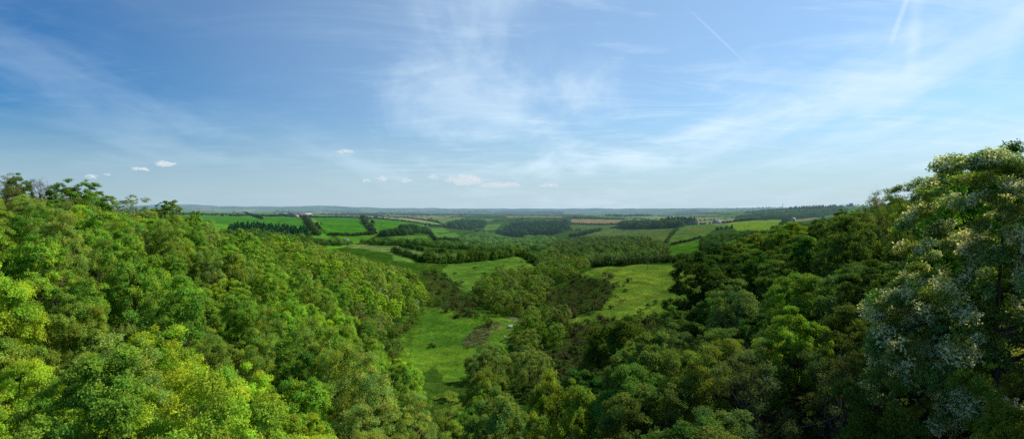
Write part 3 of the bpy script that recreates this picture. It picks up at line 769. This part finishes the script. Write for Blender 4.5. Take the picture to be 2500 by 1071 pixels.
HEDGES = [  # label, points, half width, height, colour
 ('row of rounded trees along the top of the upper meadow', [(1035,640),(1100,642),(1180,636),(1240,628),(1265,622)], 5.0, 9.5, (.075,.13,.028)),
 ('hedge of bushy trees down the right side of the upper meadow', [(1265,622),(1290,634),(1325,650)], 3.5, 7, (.07,.13,.026)),
 ('dark hedge along the top edge of the yellow green pasture', [(1445,653),(1520,650),(1600,643),(1700,640),(1740,636)], 2.2, 4.2, (.035,.06,.022)),
 ('thicket of low trees beside the pasture hedge', [(1590,640),(1650,633),(1712,630)], 3.5, 5, (.06,.095,.035)),
 ('dark belt of trees running down between the two deep green fields', [(884,533),(892,545),(903,556),(912,571)], 4.5, 5.5, (.030,.065,.028)),
 ('dark tree belt below the farm buildings', [(744,532),(752,545),(762,560),(775,575)], 4.5, 5.5, (.040,.075,.028)),
 ('thin hedge under the farm and along the top of the deep green field', [(560,527),(700,529),(770,531),(886,532)], 2, 3.0, (.022,.045,.020)),
 ('long dark hedge running right from the deep green fields', [(886,532),(960,538),(1045,549),(1130,560)], 2, 3.4, (.022,.045,.022)),
 ('hedge along the top of the narrow straw strip', [(760,522),(835,524),(900,526),(1000,533),(1070,544)], 2, 3.2, (.025,.045,.022)),
 ('skyline hedge on the left plateau', [(440,513),(600,516),(690,518),(760,520)], 2, 3.2, (.022,.045,.022)),
 ('curving hedge dropping across the left plateau field', [(590,516),(606,524),(640,535)], 2.4, 3.4, (.022,.045,.020)),
 ('short hedge between the plateau fields left of the farm', [(668,519),(690,524),(700,528)], 2, 3.0, (.022,.045,.020)),
 ('hedge across the middle of the left plateau', [(440,523),(560,525),(700,527)], 1.8, 2.6, (.022,.045,.020)),
 ('hedge along the bottom of the deep green field', [(800,575),(860,576),(912,573)], 2.4, 4, (.035,.065,.025)),
 ('dark shrubs along the pale rough field', [(975,603),(1030,614),(1075,618),(1110,621)], 3, 4.5, (.035,.075,.024)),
 ('thick hedge of trees behind the upper meadow hedge', [(960,614),(1000,628),(1035,640)], 3.2, 5, (.045,.09,.025)),
 ('hedge between the green field and the olive field', [(1638,598),(1680,590),(1712,580)], 1.6, 2.8, (.030,.055,.020)),
 ('dotted hedge climbing between the olive and reddish fields', [(1625,592),(1640,575),(1655,560)], 1.5, 2.6, (.040,.07,.022)),
 ('hedge along the top of the olive field', [(1490,557),(1560,556),(1650,555)], 2, 3, (.025,.045,.020)),
 ('hedge along the top of the brilliant field', [(1765,545),(1830,539),(1895,533),(1930,534)], 2.6, 4, (.022,.040,.018)),
 ('hedge down the right side of the brilliant field', [(1930,535),(1905,553),(1885,565)], 2.4, 4, (.028,.05,.020)),
 ('hedge of trees along the fields below the right ridge', [(1930,534),(1990,527),(2060,520)], 3, 6, (.030,.055,.025)),
 ('upper hedge on the distant right ridge', [(1820,520),(1900,513),(1980,511),(2060,508)], 3, 5, (.035,.06,.03)),
 ('lower hedge on the distant right ridge', [(1800,530),(1880,520),(1960,517),(2050,513)], 3, 5, (.035,.06,.03)),
 ('hedge along the top of the tan ploughed field', [(1395,534),(1460,534),(1526,536)], 3, 5, (.025,.045,.022)),
 ('hedge between the tan ploughed field and the dull green field', [(1395,547),(1450,548),(1520,548)], 2, 4, (.025,.045,.022)),
 ('hedge sloping down beside the dull green field', [(1465,563),(1430,572),(1390,580)], 3, 6, (.035,.065,.025)),
 ('hedge around the bright mid valley field', [(1046,568),(1062,587),(1140,587)], 2.2, 4, (.030,.06,.022)),
]
for k, (lab, pts, hw, ht, col) in enumerate(HEDGES):
    P = poly(pts); r = np.random.default_rng(300+k); xs = []; ys = []
    for a, b in zip(P[:-1], P[1:]):
        L = np.linalg.norm(b-a); n = max(3, int(L/(hw*.62))); t = (np.arange(n)+r.uniform(0, 1, n))/n
        q = a+(b-a)*t[:, None]+r.normal(size=(n, 2))*hw*.28; xs.append(q[:, 0]); ys.append(q[:, 1])
    xs = np.concatenate(xs); ys = np.concatenate(ys); n = len(xs)
    if n > 4500: continue
    c = 1.5*np.array(col)*r.uniform(.7, 1.3, (n, 1))
    merged('hedge', xs, ys, hw*r.uniform(.6, 1.05, n), ht*r.uniform(.6, 1.25, n), c, LC if P[:, 1].mean() < 700 else LS, k, label=lab, category='hedge')

# far farmland: tree lines on the cell edges and wooded cells
r = np.random.default_rng(99); N = 900000
rr = np.exp(r.uniform(math.log(650), math.log(14000), N)); aa = r.uniform(-R(52), R(52), N)
xs = rr*np.sin(aa); ys = rr*np.cos(aa); b, e = cells(xs, ys); ck = cell_kind(b)
ok = np.ones(N, bool)
for f in FIELDS: ok &= ~inside(xs, ys, f[4])
iswood = (ck >= 10) & (rr > 1600) & ok & (r.random(N) < .08)
edge = (e < 2.2+rr*.0008) & ok
for nm, s, lab, hm in (('far_wood', iswood, 'patchwork of small dark woods across the distant farmland', 9), ('far_hedgerows', edge, 'network of hedgerows and field trees across the distant farmland', 4.6)):
    q = np.nonzero(s)[0][:30000 if nm == 'far_hedgerows' else 14000]; n = len(q); k = np.clip(rr[q]/3500, .6, 2.2)
    c = np.array([.045, .080, .034])*r.uniform(.7, 1.4, (n, 1))
    merged(nm, xs[q], ys[q], (hm*.55)*k*r.uniform(.5, 1.2, n), hm*r.uniform(.5, 1.4, n)*np.clip(k, .8, 1.2), c, LS, 7, label=lab, kind='stuff')

# low cover: heather and bramble on the heaths, undergrowth between the wood trees
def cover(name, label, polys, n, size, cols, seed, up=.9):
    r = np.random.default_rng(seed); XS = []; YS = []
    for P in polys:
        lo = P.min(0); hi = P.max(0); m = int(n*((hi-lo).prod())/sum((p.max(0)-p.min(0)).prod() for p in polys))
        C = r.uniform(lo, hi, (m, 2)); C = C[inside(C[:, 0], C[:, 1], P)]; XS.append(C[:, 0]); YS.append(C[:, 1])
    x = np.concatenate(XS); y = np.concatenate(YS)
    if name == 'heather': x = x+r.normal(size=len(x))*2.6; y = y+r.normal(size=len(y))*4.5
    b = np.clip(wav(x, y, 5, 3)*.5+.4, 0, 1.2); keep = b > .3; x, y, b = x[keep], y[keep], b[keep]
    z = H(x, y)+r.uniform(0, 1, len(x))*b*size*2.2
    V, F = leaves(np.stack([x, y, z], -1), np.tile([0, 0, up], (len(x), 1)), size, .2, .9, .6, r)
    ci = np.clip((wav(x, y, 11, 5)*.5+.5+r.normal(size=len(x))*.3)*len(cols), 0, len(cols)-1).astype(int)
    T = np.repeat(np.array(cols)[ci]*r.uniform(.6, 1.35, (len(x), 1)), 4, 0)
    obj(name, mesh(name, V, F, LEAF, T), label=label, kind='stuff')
cover('heather', 'dark brown heather and bramble cover on the heath banks', HEATH, 90000, .42, [(.088,.082,.050),(.075,.075,.042),(.10,.115,.04),(.09,.16,.03)], 5)
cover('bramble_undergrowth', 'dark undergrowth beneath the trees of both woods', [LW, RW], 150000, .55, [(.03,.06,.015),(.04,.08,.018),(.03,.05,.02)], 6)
STREAM = poly([(1290,960),(1330,860),(1375,800),(1350,770),(1380,770),(1420,790),(1360,870),(1320,960)])
cover('bracken', 'green bracken patches along the stream bank', [STREAM, poly([(1000,880),(960,840),(1000,760),(1030,725),(1010,830)])], 22000, .45, [(.06,.13,.02),(.09,.16,.03),(.11,.19,.03)], 7)
MEAD = [f[4] for f in FIELDS[:3]]
cover('meadow_tufts', 'coarse grass tufts and seed heads over the meadows', MEAD, 130000, .28, [(.09,.20,.02),(.12,.25,.03),(.17,.27,.05),(.28,.30,.14)], 8)
cover('dead_stems', 'pale dead stems on the trampled patch of the valley floor', BARE[:1], 5200, .5, [(.25,.22,.14),(.16,.13,.08),(.10,.13,.04)], 9)

# ------------------------------------------------------------------ buildings, poles, mast
def gable(geo_w, geo_r, x0, x1, y0, y1, h, rise, over=.3):
    geo_w.box(x0, x1, y0, y1, -2.0, h)
    ym = (y0+y1)/2
    geo_w.add([(x0, y0, h), (x0, y1, h), (x0, ym, h+rise), (x0+.02, ym, h+rise)], [(0, 3, 2, 1)])
    geo_w.add([(x1, y0, h), (x1, y1, h), (x1, ym, h+rise), (x1-.02, ym, h+rise)], [(0, 1, 2, 3)])
    t = .14
    for s in (-1, 1):
        ye = ym+s*((y1-y0)/2+over); ze = h-over*rise/((y1-y0)/2)
        V = [(x0-over, ym, h+rise+.02), (x1+over, ym, h+rise+.02), (x1+over, ye, ze+.02), (x0-over, ye, ze+.02)]
        V += [(a, b, c+t) for a, b, c in V]
        geo_r.add(V, [(0,1,2,3),(4,7,6,5),(0,4,5,1),(2,6,7,3),(1,5,6,2),(0,3,7,4)])
def house(name, label, px, py, w, d, h, rise, wm, rm, rz=0.0, chim=0, wins=3, door=True, cat='building', dz=0, group=None):
    x, y = unproj(px, py); e = empty(name, (x, y, h1(x, y)+dz), rz, label=label, category=cat)
    if group: e['group'] = group
    gw, gr = Geo(), Geo(); gable(gw, gr, -w/2, w/2, -d/2, d/2, h, rise)
    obj('wall', gw.mesh('wall', wm), e); ro = obj('roof', gr.mesh('roof', rm), e)
    for k in range(chim):
        c = Geo(); xx = (-w/2+.8) if k == 0 else (w/2-.8); c.box(xx-.4, xx+.4, -.4, .4, h+rise*.6, h+rise+1.3); obj('chimney', c.mesh('chimney', STONE), ro)
    for k in range(wins):
        xx = -w/2+(k+.7)*w/(wins+.4); q = Geo(); q.box(xx-.5, xx+.5, -d/2-.06, -d/2+.02, h*.45, h*.45+1.1); obj('window', q.mesh('window', DARKM), e)
    if door:
        q = Geo(); q.box(w*.1-.55, w*.1+.55, -d/2-.07, -d/2+.02, .05, 2.1); obj('door', q.mesh('door', DARKM), e)
    return e
FG = 'farm buildings on the left ridge'
house('farmhouse', 'white walled farmhouse at the left end of the distant farm', 712, 527.5, 11, 8, 5.2, 3, WHITE, SLATE, .2, 2, 3, group=FG)
house('barn', 'long dark roofed barn in the middle of the distant farm', 723, 528, 22, 13, 4.2, 3.2, STONE, SLATE, .1, 0, 4, group=FG)
house('barn', 'barn with reddish sheet walls beside the dark roofed barn', 735, 528.5, 13, 11, 4.5, 2.4, RED, SLATE, -.1, 0, 2, group=FG)
house('barn', 'long barn with a pale grey roof at the right end of the distant farm', 746, 527.5, 26, 14, 4.0, 3.0, STONE, SHEETM, .05, 0, 4, group=FG)
house('shed', 'small white shed in front of the distant farm', 725, 530, 5, 4, 2.6, 1.2, WHITE, SHEETM, .3, 0, 1, group=FG)
house('cottage', 'white cottage among trees left of the pale rough field', 845, 593, 5.5, 4, 2.4, 1.7, WHITE, SLATE, .9, 1, 2)
house('farmhouse', 'pale farmhouse behind the left corner of the brilliant field', 1752, 545, 16, 8, 4.2, 3, WHITE, SLATE, -.1, 2, 4)
house('cottage', 'small white cottage at the right corner of the brilliant field', 1937, 537, 6, 5, 3, 2, WHITE, SLATE, .2, 1, 2)
house('cottage', 'pale roofed cottage half hidden in the trees below the upper plateau', 1134, 601, 8, 6, 3, 2, WHITE, SHEETM, .3, 1, 2)
# building with two square towers on the right ridge
x, y = unproj(2078, 504.8); y0 = y
e = empty('hall', (x, y, h1(x, y)), .15, label='long low building with two dark square towers on the right ridge', category='building'); e.scale = (.62, .62, .62)
gw, gr = Geo(), Geo(); gable(gw, gr, -20, 46, -6, 6, 4.6, 3.2); obj('wall', gw.mesh('wall', STONE), e); obj('roof', gr.mesh('roof', SLATE), e)
for sx in (-4, 4.6):
    q = Geo(); q.box(sx-3, sx+3, -3.6, 2.4, 7.9 if False else -2, 15.5); q.box(sx-3.3, sx+3.3, -3.9, 2.7, 15.5, 16.3)
    for a in (-2.8, -.5, 1.8): q.box(sx+a, sx+a+1.1, -3.9, 2.7, 16.3, 17.3)
    tw = obj('tower', q.mesh('tower', SLATE), e)
    q = Geo(); q.box(sx-.6, sx+.6, -3.68, -3.58, 11, 13.2); obj('louvre', q.mesh('louvre', DARKM), tw)
for k in range(6):
    q = Geo(); q.box(10+k*5.5, 11.6+k*5.5, -6.07, -5.98, 1.6, 3.4); obj('window', q.mesh('window', DARKM), e)
# mast
x, y = unproj(1911, 513); e = empty('radio_mast', (x, y, h1(x, y)-1), 0, label='thin tall mast standing on the distant right ridge', category='mast')
q = Geo()
for a in range(3):
    c, s = math.cos(a*2.094), math.sin(a*2.094); q.tube([(c*1.0, s*1.0, 0), (c*.35, s*.35, 21)], [.22, .16], 5)
for k in range(14):
    f = k/14; w = 1-.65*f; z = 21*f
    for a in range(3):
        c, s, c2, s2 = math.cos(a*2.094), math.sin(a*2.094), math.cos((a+1)*2.094), math.sin((a+1)*2.094)
        q.tube([(c*w, s*w, z), (c2*w, s2*w, z+1.5)], [.08, .08], 3)
obj('lattice', q.mesh('lattice', STEEL), e); q = Geo(); q.tube([(0, 0, 20.5), (0, 0, 25)], [.18, .08], 6); obj('aerial', q.mesh('aerial', STEEL), e)
q = Geo()
for a in range(3): c, s = math.cos(a*2.094), math.sin(a*2.094); q.tube([(c*.3, s*.3, 18.5), (c*.8, s*.8, 18.7), (c*1.1, s*1.1, 19.6)], [.12, .35, .4], 8)
obj('antenna', q.mesh('antenna', STEEL), e)

def pole(name, label, px, py, h, twin=False, rz=.3, arm=True):
    x, y = unproj(px, py); e = empty(name, (x, y, h1(x, y)-.3), rz, label=label, category='utility pole')
    for sx in ((-.9, .9) if twin else (0,)):
        q = Geo(); q.tube([(sx, 0, 0), (sx, 0, h*.5), (sx, 0, h)], [.17, .15, .12], 8); obj('post', q.mesh('post', GREYW), e)
    if arm:
        w = 1.9 if twin else 1.0
        q = Geo(); q.box(-w, w, -.07, .07, h-.75, h-.6); a = obj('cross_arm', q.mesh('cross_arm', GREYW), e)
        for sx in (-w*.9, 0, w*.9):
            q = Geo(); q.tube([(sx, 0, h-.6), (sx, 0, h-.45), (sx, 0, h-.3)], [.07, .11, .05], 8); obj('insulator', q.mesh('insulator', CERAM), a)
    return e
pole('utility_pole', 'twin wooden pole with a cross arm at the left edge of the pasture', 1481, 693, 6.0, True)
pole('utility_pole', 'single wooden pole near the top edge of the pasture', 1581, 660, 5.5)
pole('utility_pole', 'small pole standing in front of the conifer plantation', 650, 548, 12, arm=True)
pole('utility_pole', 'left pole on the distant right ridge', 1872, 516, 12)
pole('utility_pole', 'right pole on the distant right ridge', 1958, 511, 9)

# pale covered trailer parked on the valley track
x, y = unproj(1245, 800); e = empty('trailer', (x, y, h1(x, y)), .5, label='pale sheeted trailer parked beside the stream bushes on the valley floor', category='trailer'); e.scale = (.5, .5, .5)
q = Geo(); q.box(-2.0, 2.0, -.95, .95, .55, .7); obj('chassis', q.mesh('chassis', STEEL), e)
q = Geo(); q.box(-1.95, 1.95, -.9, .9, .7, 1.5)
n = 9; a = np.linspace(0, np.pi, n)
V = [(sx, -.93*math.cos(t), 1.5+.75*math.sin(t)) for sx in (-1.98, 1.98) for t in a]
q.add(V, [(k, k+1, n+k+1, n+k) for k in range(n-1)]); 
for o_ in (0, n): q.add([V[o_+k] for k in range(n)]+[(V[o_][0], 0, 1.5)], [(k, k+1, n, n) for k in range(0)]+[(0, 1, 2, n), (2, 3, 4, n), (4, 5, 6, n), (6, 7, 8, n)])
obj('cover', q.mesh('cover', TARP), e)
q = Geo(); q.tube([(-2, 0, .6), (-3.1, 0, .5)], [.06, .05], 6); obj('drawbar', q.mesh('drawbar', STEEL), e)
for sx in (-.5, .5):
    for sy in (-1, 1):
        q = Geo(); t = np.linspace(0, 2*np.pi, 15)[:14]
        V = [(sx+.34*math.cos(k), sy*1.0, .34+.34*math.sin(k)) for k in t]+[(sx+.34*math.cos(k), sy*1.16, .34+.34*math.sin(k)) for k in t]+[(sx, sy*1.0, .34), (sx, sy*1.18, .34)]
        q.add(V, [(k, (k+1) % 14, 14+(k+1) % 14, 14+k) for k in range(14)]+[(14+k, 14+(k+1) % 14, 14+(k+2) % 14, 29) for k in range(0, 14, 2)]+[(k, (k+1) % 14, (k+2) % 14, 28) for k in range(0, 14, 2)])
        obj('wheel', q.mesh('wheel', DARKM), e)
x, y = unproj(1232, 822); q = Geo()
gg_ = np.random.default_rng(3); th = np.linspace(0, 2*np.pi, 9)[:8]
for a, b, ra, rb in ((0, .35, .45, .5), (.35, .7, .5, .3), (.7, .8, .3, .05)):
    q.add([(ra*math.cos(t)*1.3, ra*math.sin(t), a) for t in th]+[(rb*math.cos(t)*1.3, rb*math.sin(t), b) for t in th], [(k, (k+1) % 8, 8+(k+1) % 8, 8+k) for k in range(8)])
o = obj('feed_sack', q.mesh('feed_sack', WHITE, True), label='small white sack lying on the track below the trailer', category='sack'); o.location = (x, y, h1(x, y)); o.scale = (.6, .6, .6)

# ------------------------------------------------------------------ small fair-weather clouds low over the horizon
def cloud_material():
    m, t = material('cloud_vapour')
    lw = t.new('ShaderNodeLayerWeight'); lw.inputs[0].default_value = .5
    f = t.math('SUBTRACT', 1.0, lw.outputs['Facing'])
    geo = t.new('ShaderNodeNewGeometry')
    n = t.noise(geo.outputs['Position'], .012, 5, .65)
    al = t.math('MULTIPLY', t.ramp(f, .10, .95, 0, .5), t.ramp(n, .22, .55))
    d = t.new('ShaderNodeBsdfDiffuse'); d.inputs[0].default_value = (.86, .92, 1, 1)
    em = t.new('ShaderNodeEmission'); em.inputs[0].default_value = (.72, .80, .86, 1); em.inputs[1].default_value = 1.0  # painted brightness: emission keeps the back-lit puffs white
    ad = t.new('ShaderNodeMixShader'); ad.inputs[0].default_value = .82; t.put(ad.inputs[1], d.outputs[0]); t.put(ad.inputs[2], em.outputs[0])
    tr = t.new('ShaderNodeBsdfTransparent')
    mx = t.new('ShaderNodeMixShader'); t.put(mx.inputs[0], al); t.put(mx.inputs[1], tr.outputs[0]); t.put(mx.inputs[2], ad.outputs[0])
    out = t.new('ShaderNodeOutputMaterial'); t.put(out.inputs[0], mx.outputs[0])
    return m
CLOUD = cloud_material()
bm_ = bpy.data.meshes.new('tmp'); import bmesh
b_ = bmesh.new(); bmesh.ops.create_icosphere(b_, subdivisions=2, radius=1.0); 
IV = np.array([v.co[:] for v in b_.verts]); IF = np.array([[v.index for v in f.verts] for f in b_.faces]); b_.free()
def cloud(px, py, w, h, n, label, seed, y=9000.0, flat=1.0):
    r = np.random.default_rng(seed); s = y/FPX
    c = Vector(((px-CX)*s, y, (HY-py)*s)); VV = []; FF = []; m = 0
    cl = r.uniform(-.5, .5, (max(2, n//9), 1))
    for k in range(n):
        t = np.clip(cl[r.integers(len(cl)), 0]+r.normal()*.13, -.55, .55) if k > 11 else -.4+.073*k
        env = (1-(t*1.75)**2)*.8+.2
        sz = h*s*r.uniform(.16, .42)*max(env, .25) if k > 11 else max(h*s*.25, w*s*.075)
        p = np.array([t*w*s, r.normal()*h*s*.5, (r.uniform(-.35, .5)*env)*h*s*flat])
        q = IV*(1+.22*np.sin(IV[:, :1]*5+k)*np.sin(IV[:, 1:2]*6+2*k))
        VV.append(q*np.array([sz*1.45, sz*1.2, sz*.72])+p); FF.append(IF+m); m += len(IV)
    o = obj('cloud', mesh('cloud', np.concatenate(VV), np.concatenate(FF), CLOUD, None, True), label=label, category='cloud'); o.location = c
CL = [(226,432,34,15,34,'small white puff of cloud just above the big domed tree'),(262,427,20,8,18,'tiny cloud right of the puff above the domed tree'),
      (342,413,52,13,40,'ragged cloud pair left of the longer slanting cloud'),(402,401,56,20,60,'longer slanting white cloud high over the left skyline'),
      (842,371,40,11,30,'lone bright cloud highest above the horizon left of centre'),(894,441,18,9,16,'small faint cloud, leftmost of the low row at centre'),
      (933,437,17,13,18,'small rounded cloud, second from left in the low row at centre'),(992,441,20,13,18,'faint puff, third from left in the low row at centre'),
      (1057,433,26,12,18,'wispy cloud just left of the largest low cloud'),(1132,441,84,24,110,'largest cumulus cloud low at centre'),
      (1222,451,100,11,80,'long flat cloud trailing right of the largest cumulus'),(1340,453,50,9,34,'flat grey cloud, rightmost of the low row')]
for k, a in enumerate(CL):
    if k < 4: a = (a[0], a[1], a[2]*.75, a[3]*.65, *a[4:])
    cloud(*a, seed=k+60)

# ------------------------------------------------------------------ labels: every plant can be told from its neighbours
ORD = 'first second third fourth fifth sixth seventh eighth ninth tenth eleventh twelfth thirteenth fourteenth fifteenth sixteenth seventeenth eighteenth nineteenth twentieth'.split()
SPN = dict(oak='oak', ash='ash', sycamore='sycamore', late='sparse ash', hawthorn='hawthorn', willow='willow shrub', bush='bush', bare='bare tree')
BANDS = {'left': [(0, 560, 'near the top'), (560, 640, 'in the upper part'), (640, 720, 'in the middle'), (720, 820, 'below the middle'), (820, 930, 'in the lower part'), (930, 9999, 'at the foot')],
         'right': [(0, 560, 'near the top'), (560, 660, 'in the upper part'), (660, 780, 'in the middle'), (780, 920, 'in the lower part'), (920, 9999, 'at the foot')],
         'stream': [(0, 700, 'at the far end'), (700, 770, 'in the big thicket'), (770, 860, 'in the middle stretch'), (860, 9999, 'at the near end')],
         'heath': [(0, 700, 'high'), (700, 760, 'upper middle'), (760, 820, 'middle'), (820, 880, 'lower middle'), (880, 9999, 'low')],
         'edge': [(0, 760, 'far along'), (760, 9999, 'near along')], 'lone': [(0, 9999, '')], 'meadow': [(0, 9999, '')]}
WHERE = {'left': 'of the left wood', 'right': 'of the right wood', 'stream': 'of the stream willows', 'heath': 'on the brown heath', 'edge': 'the left wood edge', 'lone': 'standing alone on grass', 'meadow': 'dotted on the meadow'}
GRP = {'left': 'trees of the wood on the left slope', 'right': 'trees of the wood on the right slope', 'stream': 'willow shrubs along the stream', 'heath': 'bushes on the brown heath',
       'edge': 'shrubs along the edge of the left wood', 'lone': 'lone shrubs on the valley grass', 'meadow': 'small bushes on the meadows'}
bk = {}
for it in ITEMS:
    if it['label']: it['o']['label'] = it['label']; continue
    px, py = pix(it['x'], it['y'], it['z'])
    for j, (a, b2, w) in enumerate(BANDS[it['zone']]):
        if a <= py < b2 or (j == 0 and py < a): break
    bk.setdefault((it['zone'], w, it['kind'], it['cn']), []).append((px, it))
for (zone, w, kind, cn), L in bk.items():
    L.sort(key=lambda q: q[0]); n = len(L)
    for k, (px, it) in enumerate(L):
        base = f"{cn} {SPN[kind]} {w} {WHERE[zone]}".replace('  ', ' ')
        if n > 1:
            if k < 20 and k <= n//2 or n-1-k >= 20: pos = f"{ORD[min(k, 19)]} from left"
            else: pos = f"{ORD[n-1-k]} from right"
            base += ', '+pos
            if n == 2: base = base.replace('first from left', 'left of two').replace('first from right', 'right of two').replace('second from left', 'right of two')
        it['o']['label'] = base; it['o']['group'] = GRP[zone]
print('PLANTS', len(ITEMS), {z: sum(1 for i in ITEMS if i['zone'] == z) for z in ('left', 'right', 'stream', 'heath', 'special')})

# ------------------------------------------------------------------ sky, sun, camera
SUN_AZ, SUN_EL = R(66), R(44)     # azimuth measured from the view direction towards the right
w = bpy.data.worlds.new('World'); sc.world = w; w.use_nodes = True
t = NT(w.node_tree); t.n.clear()
sky = t.new('ShaderNodeTexSky', sky_type='NISHITA'); sky.sun_disc = False
sky.sun_elevation = SUN_EL; sky.sun_rotation = SUN_AZ; sky.air_density = 1.1; sky.dust_density = .9; sky.ozone_density = 1.6; sky.altitude = 100
tc = t.new('ShaderNodeTexCoord'); D = tc.outputs['Generated']
sep = t.new('ShaderNodeSeparateXYZ'); t.put(sep.inputs[0], D)
dx, dy, dz = sep.outputs
zz = t.math('ADD', t.math('MAXIMUM', dz, 0.0), .13)
comb = t.new('ShaderNodeCombineXYZ'); t.put(comb.inputs[0], t.math('DIVIDE', dx, zz)); t.put(comb.inputs[1], t.math('DIVIDE', dy, zz))
pl = comb.outputs[0]
n1 = t.noise(t.map(pl, (1.0, .55, 1), (0, 0, .5), (7.3, 4.4, 0)), 1.15, 9, .58, .35)
n2 = t.noise(t.map(pl, (.8, 2.4, 1), (0, 0, -.35), (.4, 6.2, 0)), 1.3, 9, .66, 1.1)
n3 = t.noise(t.map(pl, (1, 1, 1), (0, 0, 0), (9, 2, 0)), .35, 3, .5)
side = t.ramp(dx, -.62, .15)                                     # thin veil thickens towards the right
cov = t.math('ADD', t.math('MULTIPLY', t.ramp(n1, .42, .72), .80), t.math('MULTIPLY', t.ramp(n2, .45, .78), .42))
cov = t.math('MULTIPLY', cov, t.math('ADD', t.math('MULTIPLY', side, .56), .20))
cov = t.math('MULTIPLY', cov, t.ramp(n3, .30, .62, .35, 1.15))
cov = t.math('MULTIPLY', cov, t.ramp(dz, .0, .10, .25, 1.0))
def streak(a, b2, width, strength):
    """a vapour trail along the great circle between two directions"""
    da = Vector(((a[0]-CX)/FPX, 1, (HY-a[1])/FPX)).normalized(); db = Vector(((b2[0]-CX)/FPX, 1, (HY-b2[1])/FPX)).normalized()
    nn = da.cross(db).normalized(); mid = (da+db).normalized(); half = math.cos(da.angle(mid))
    wob = t.math('MULTIPLY', t.math('SUBTRACT', t.noise(D, 14, 4), .5), width*1.2)
    dist = t.math('ABSOLUTE', t.math('ADD', t.vmath('DOT_PRODUCT', D, tuple(nn), out=1), wob))
    line = t.ramp(dist, 0.0, width, 1.0, 0.0)
    al = t.ramp(t.vmath('DOT_PRODUCT', D, tuple(mid), out=1), half-.0015, half+.004*min(1, (1-half)*200+.2))
    return t.math('MULTIPLY', t.math('MULTIPLY', line, al), strength)
for a, b2, wd, st in (((1690,30),(1810,145),.003,.17),((2185,80),(2222,-20),.006,.34),((2222,190),(2245,-30),.014,.20),
                      ((2420,200),(2500,20),.022,.14)):
    cov = t.math('ADD', cov, streak(a, b2, wd, st))

glow = t.ramp(t.vmath('DOT_PRODUCT', D, tuple(Vector((.46, 1, .45)).normalized()), out=1), .30, 1.0)
tone = t.mix(glow, (.105, .52, .95, 1), (.56, .93, 1.22, 1))
skyc = t.mix(1.0, sky.outputs[0], tone, 'MULTIPLY')
cov0 = t.math('MULTIPLY', glow, .25)
# horizon veil
hz = t.ramp(dz, .0, .18, .82, 0.0)
skyc = t.mix(hz, skyc, (4.5, 5.9, 6.7, 1))
cov = t.math('MINIMUM', t.math('MAXIMUM', t.math('ADD', cov, cov0), 0.0), .9)
skyc = t.mix(cov, skyc, (7.2, 8.9, 10.2, 1))
bg = t.new('ShaderNodeBackground'); t.put(bg.inputs[0], skyc); bg.inputs[1].default_value = .105
wo = t.new('ShaderNodeOutputWorld'); t.put(wo.inputs[0], bg.outputs[0])

L = bpy.data.lights.new('sun', 'SUN'); L.energy = 5.0; L.angle = R(.55); L.color = (1.0, .945, .86)
so = link(bpy.data.objects.new('sun', L))
sd = Vector((math.sin(SUN_AZ)*math.cos(SUN_EL), math.cos(SUN_AZ)*math.cos(SUN_EL), math.sin(SUN_EL)))
so.rotation_euler = sd.to_track_quat('Z', 'Y').to_euler(); so.location = sd*200

cam = bpy.data.cameras.new('camera'); co = link(bpy.data.objects.new('camera', cam))
cam.sensor_width = 36; cam.lens = 18.0; cam.clip_start = .5; cam.clip_end = 80000
cam.shift_y = (HY-535.5)/2500.0*1.0
co.rotation_euler = (R(90), 0, 0); co.location = (0, 0, 0)
sc.camera = co
sc.view_settings.view_transform = 'Standard'; sc.view_settings.look = 'None'; sc.view_settings.exposure = 0; sc.view_settings.gamma = 1
sc.render.engine = 'CYCLES'
cy = sc.cycles
cy.max_bounces = 5; cy.diffuse_bounces = 3; cy.glossy_bounces = 1; cy.transmission_bounces = 3; cy.transparent_max_bounces = 40
cy.caustics_reflective = False; cy.caustics_refractive = False
cy.use_denoising = False
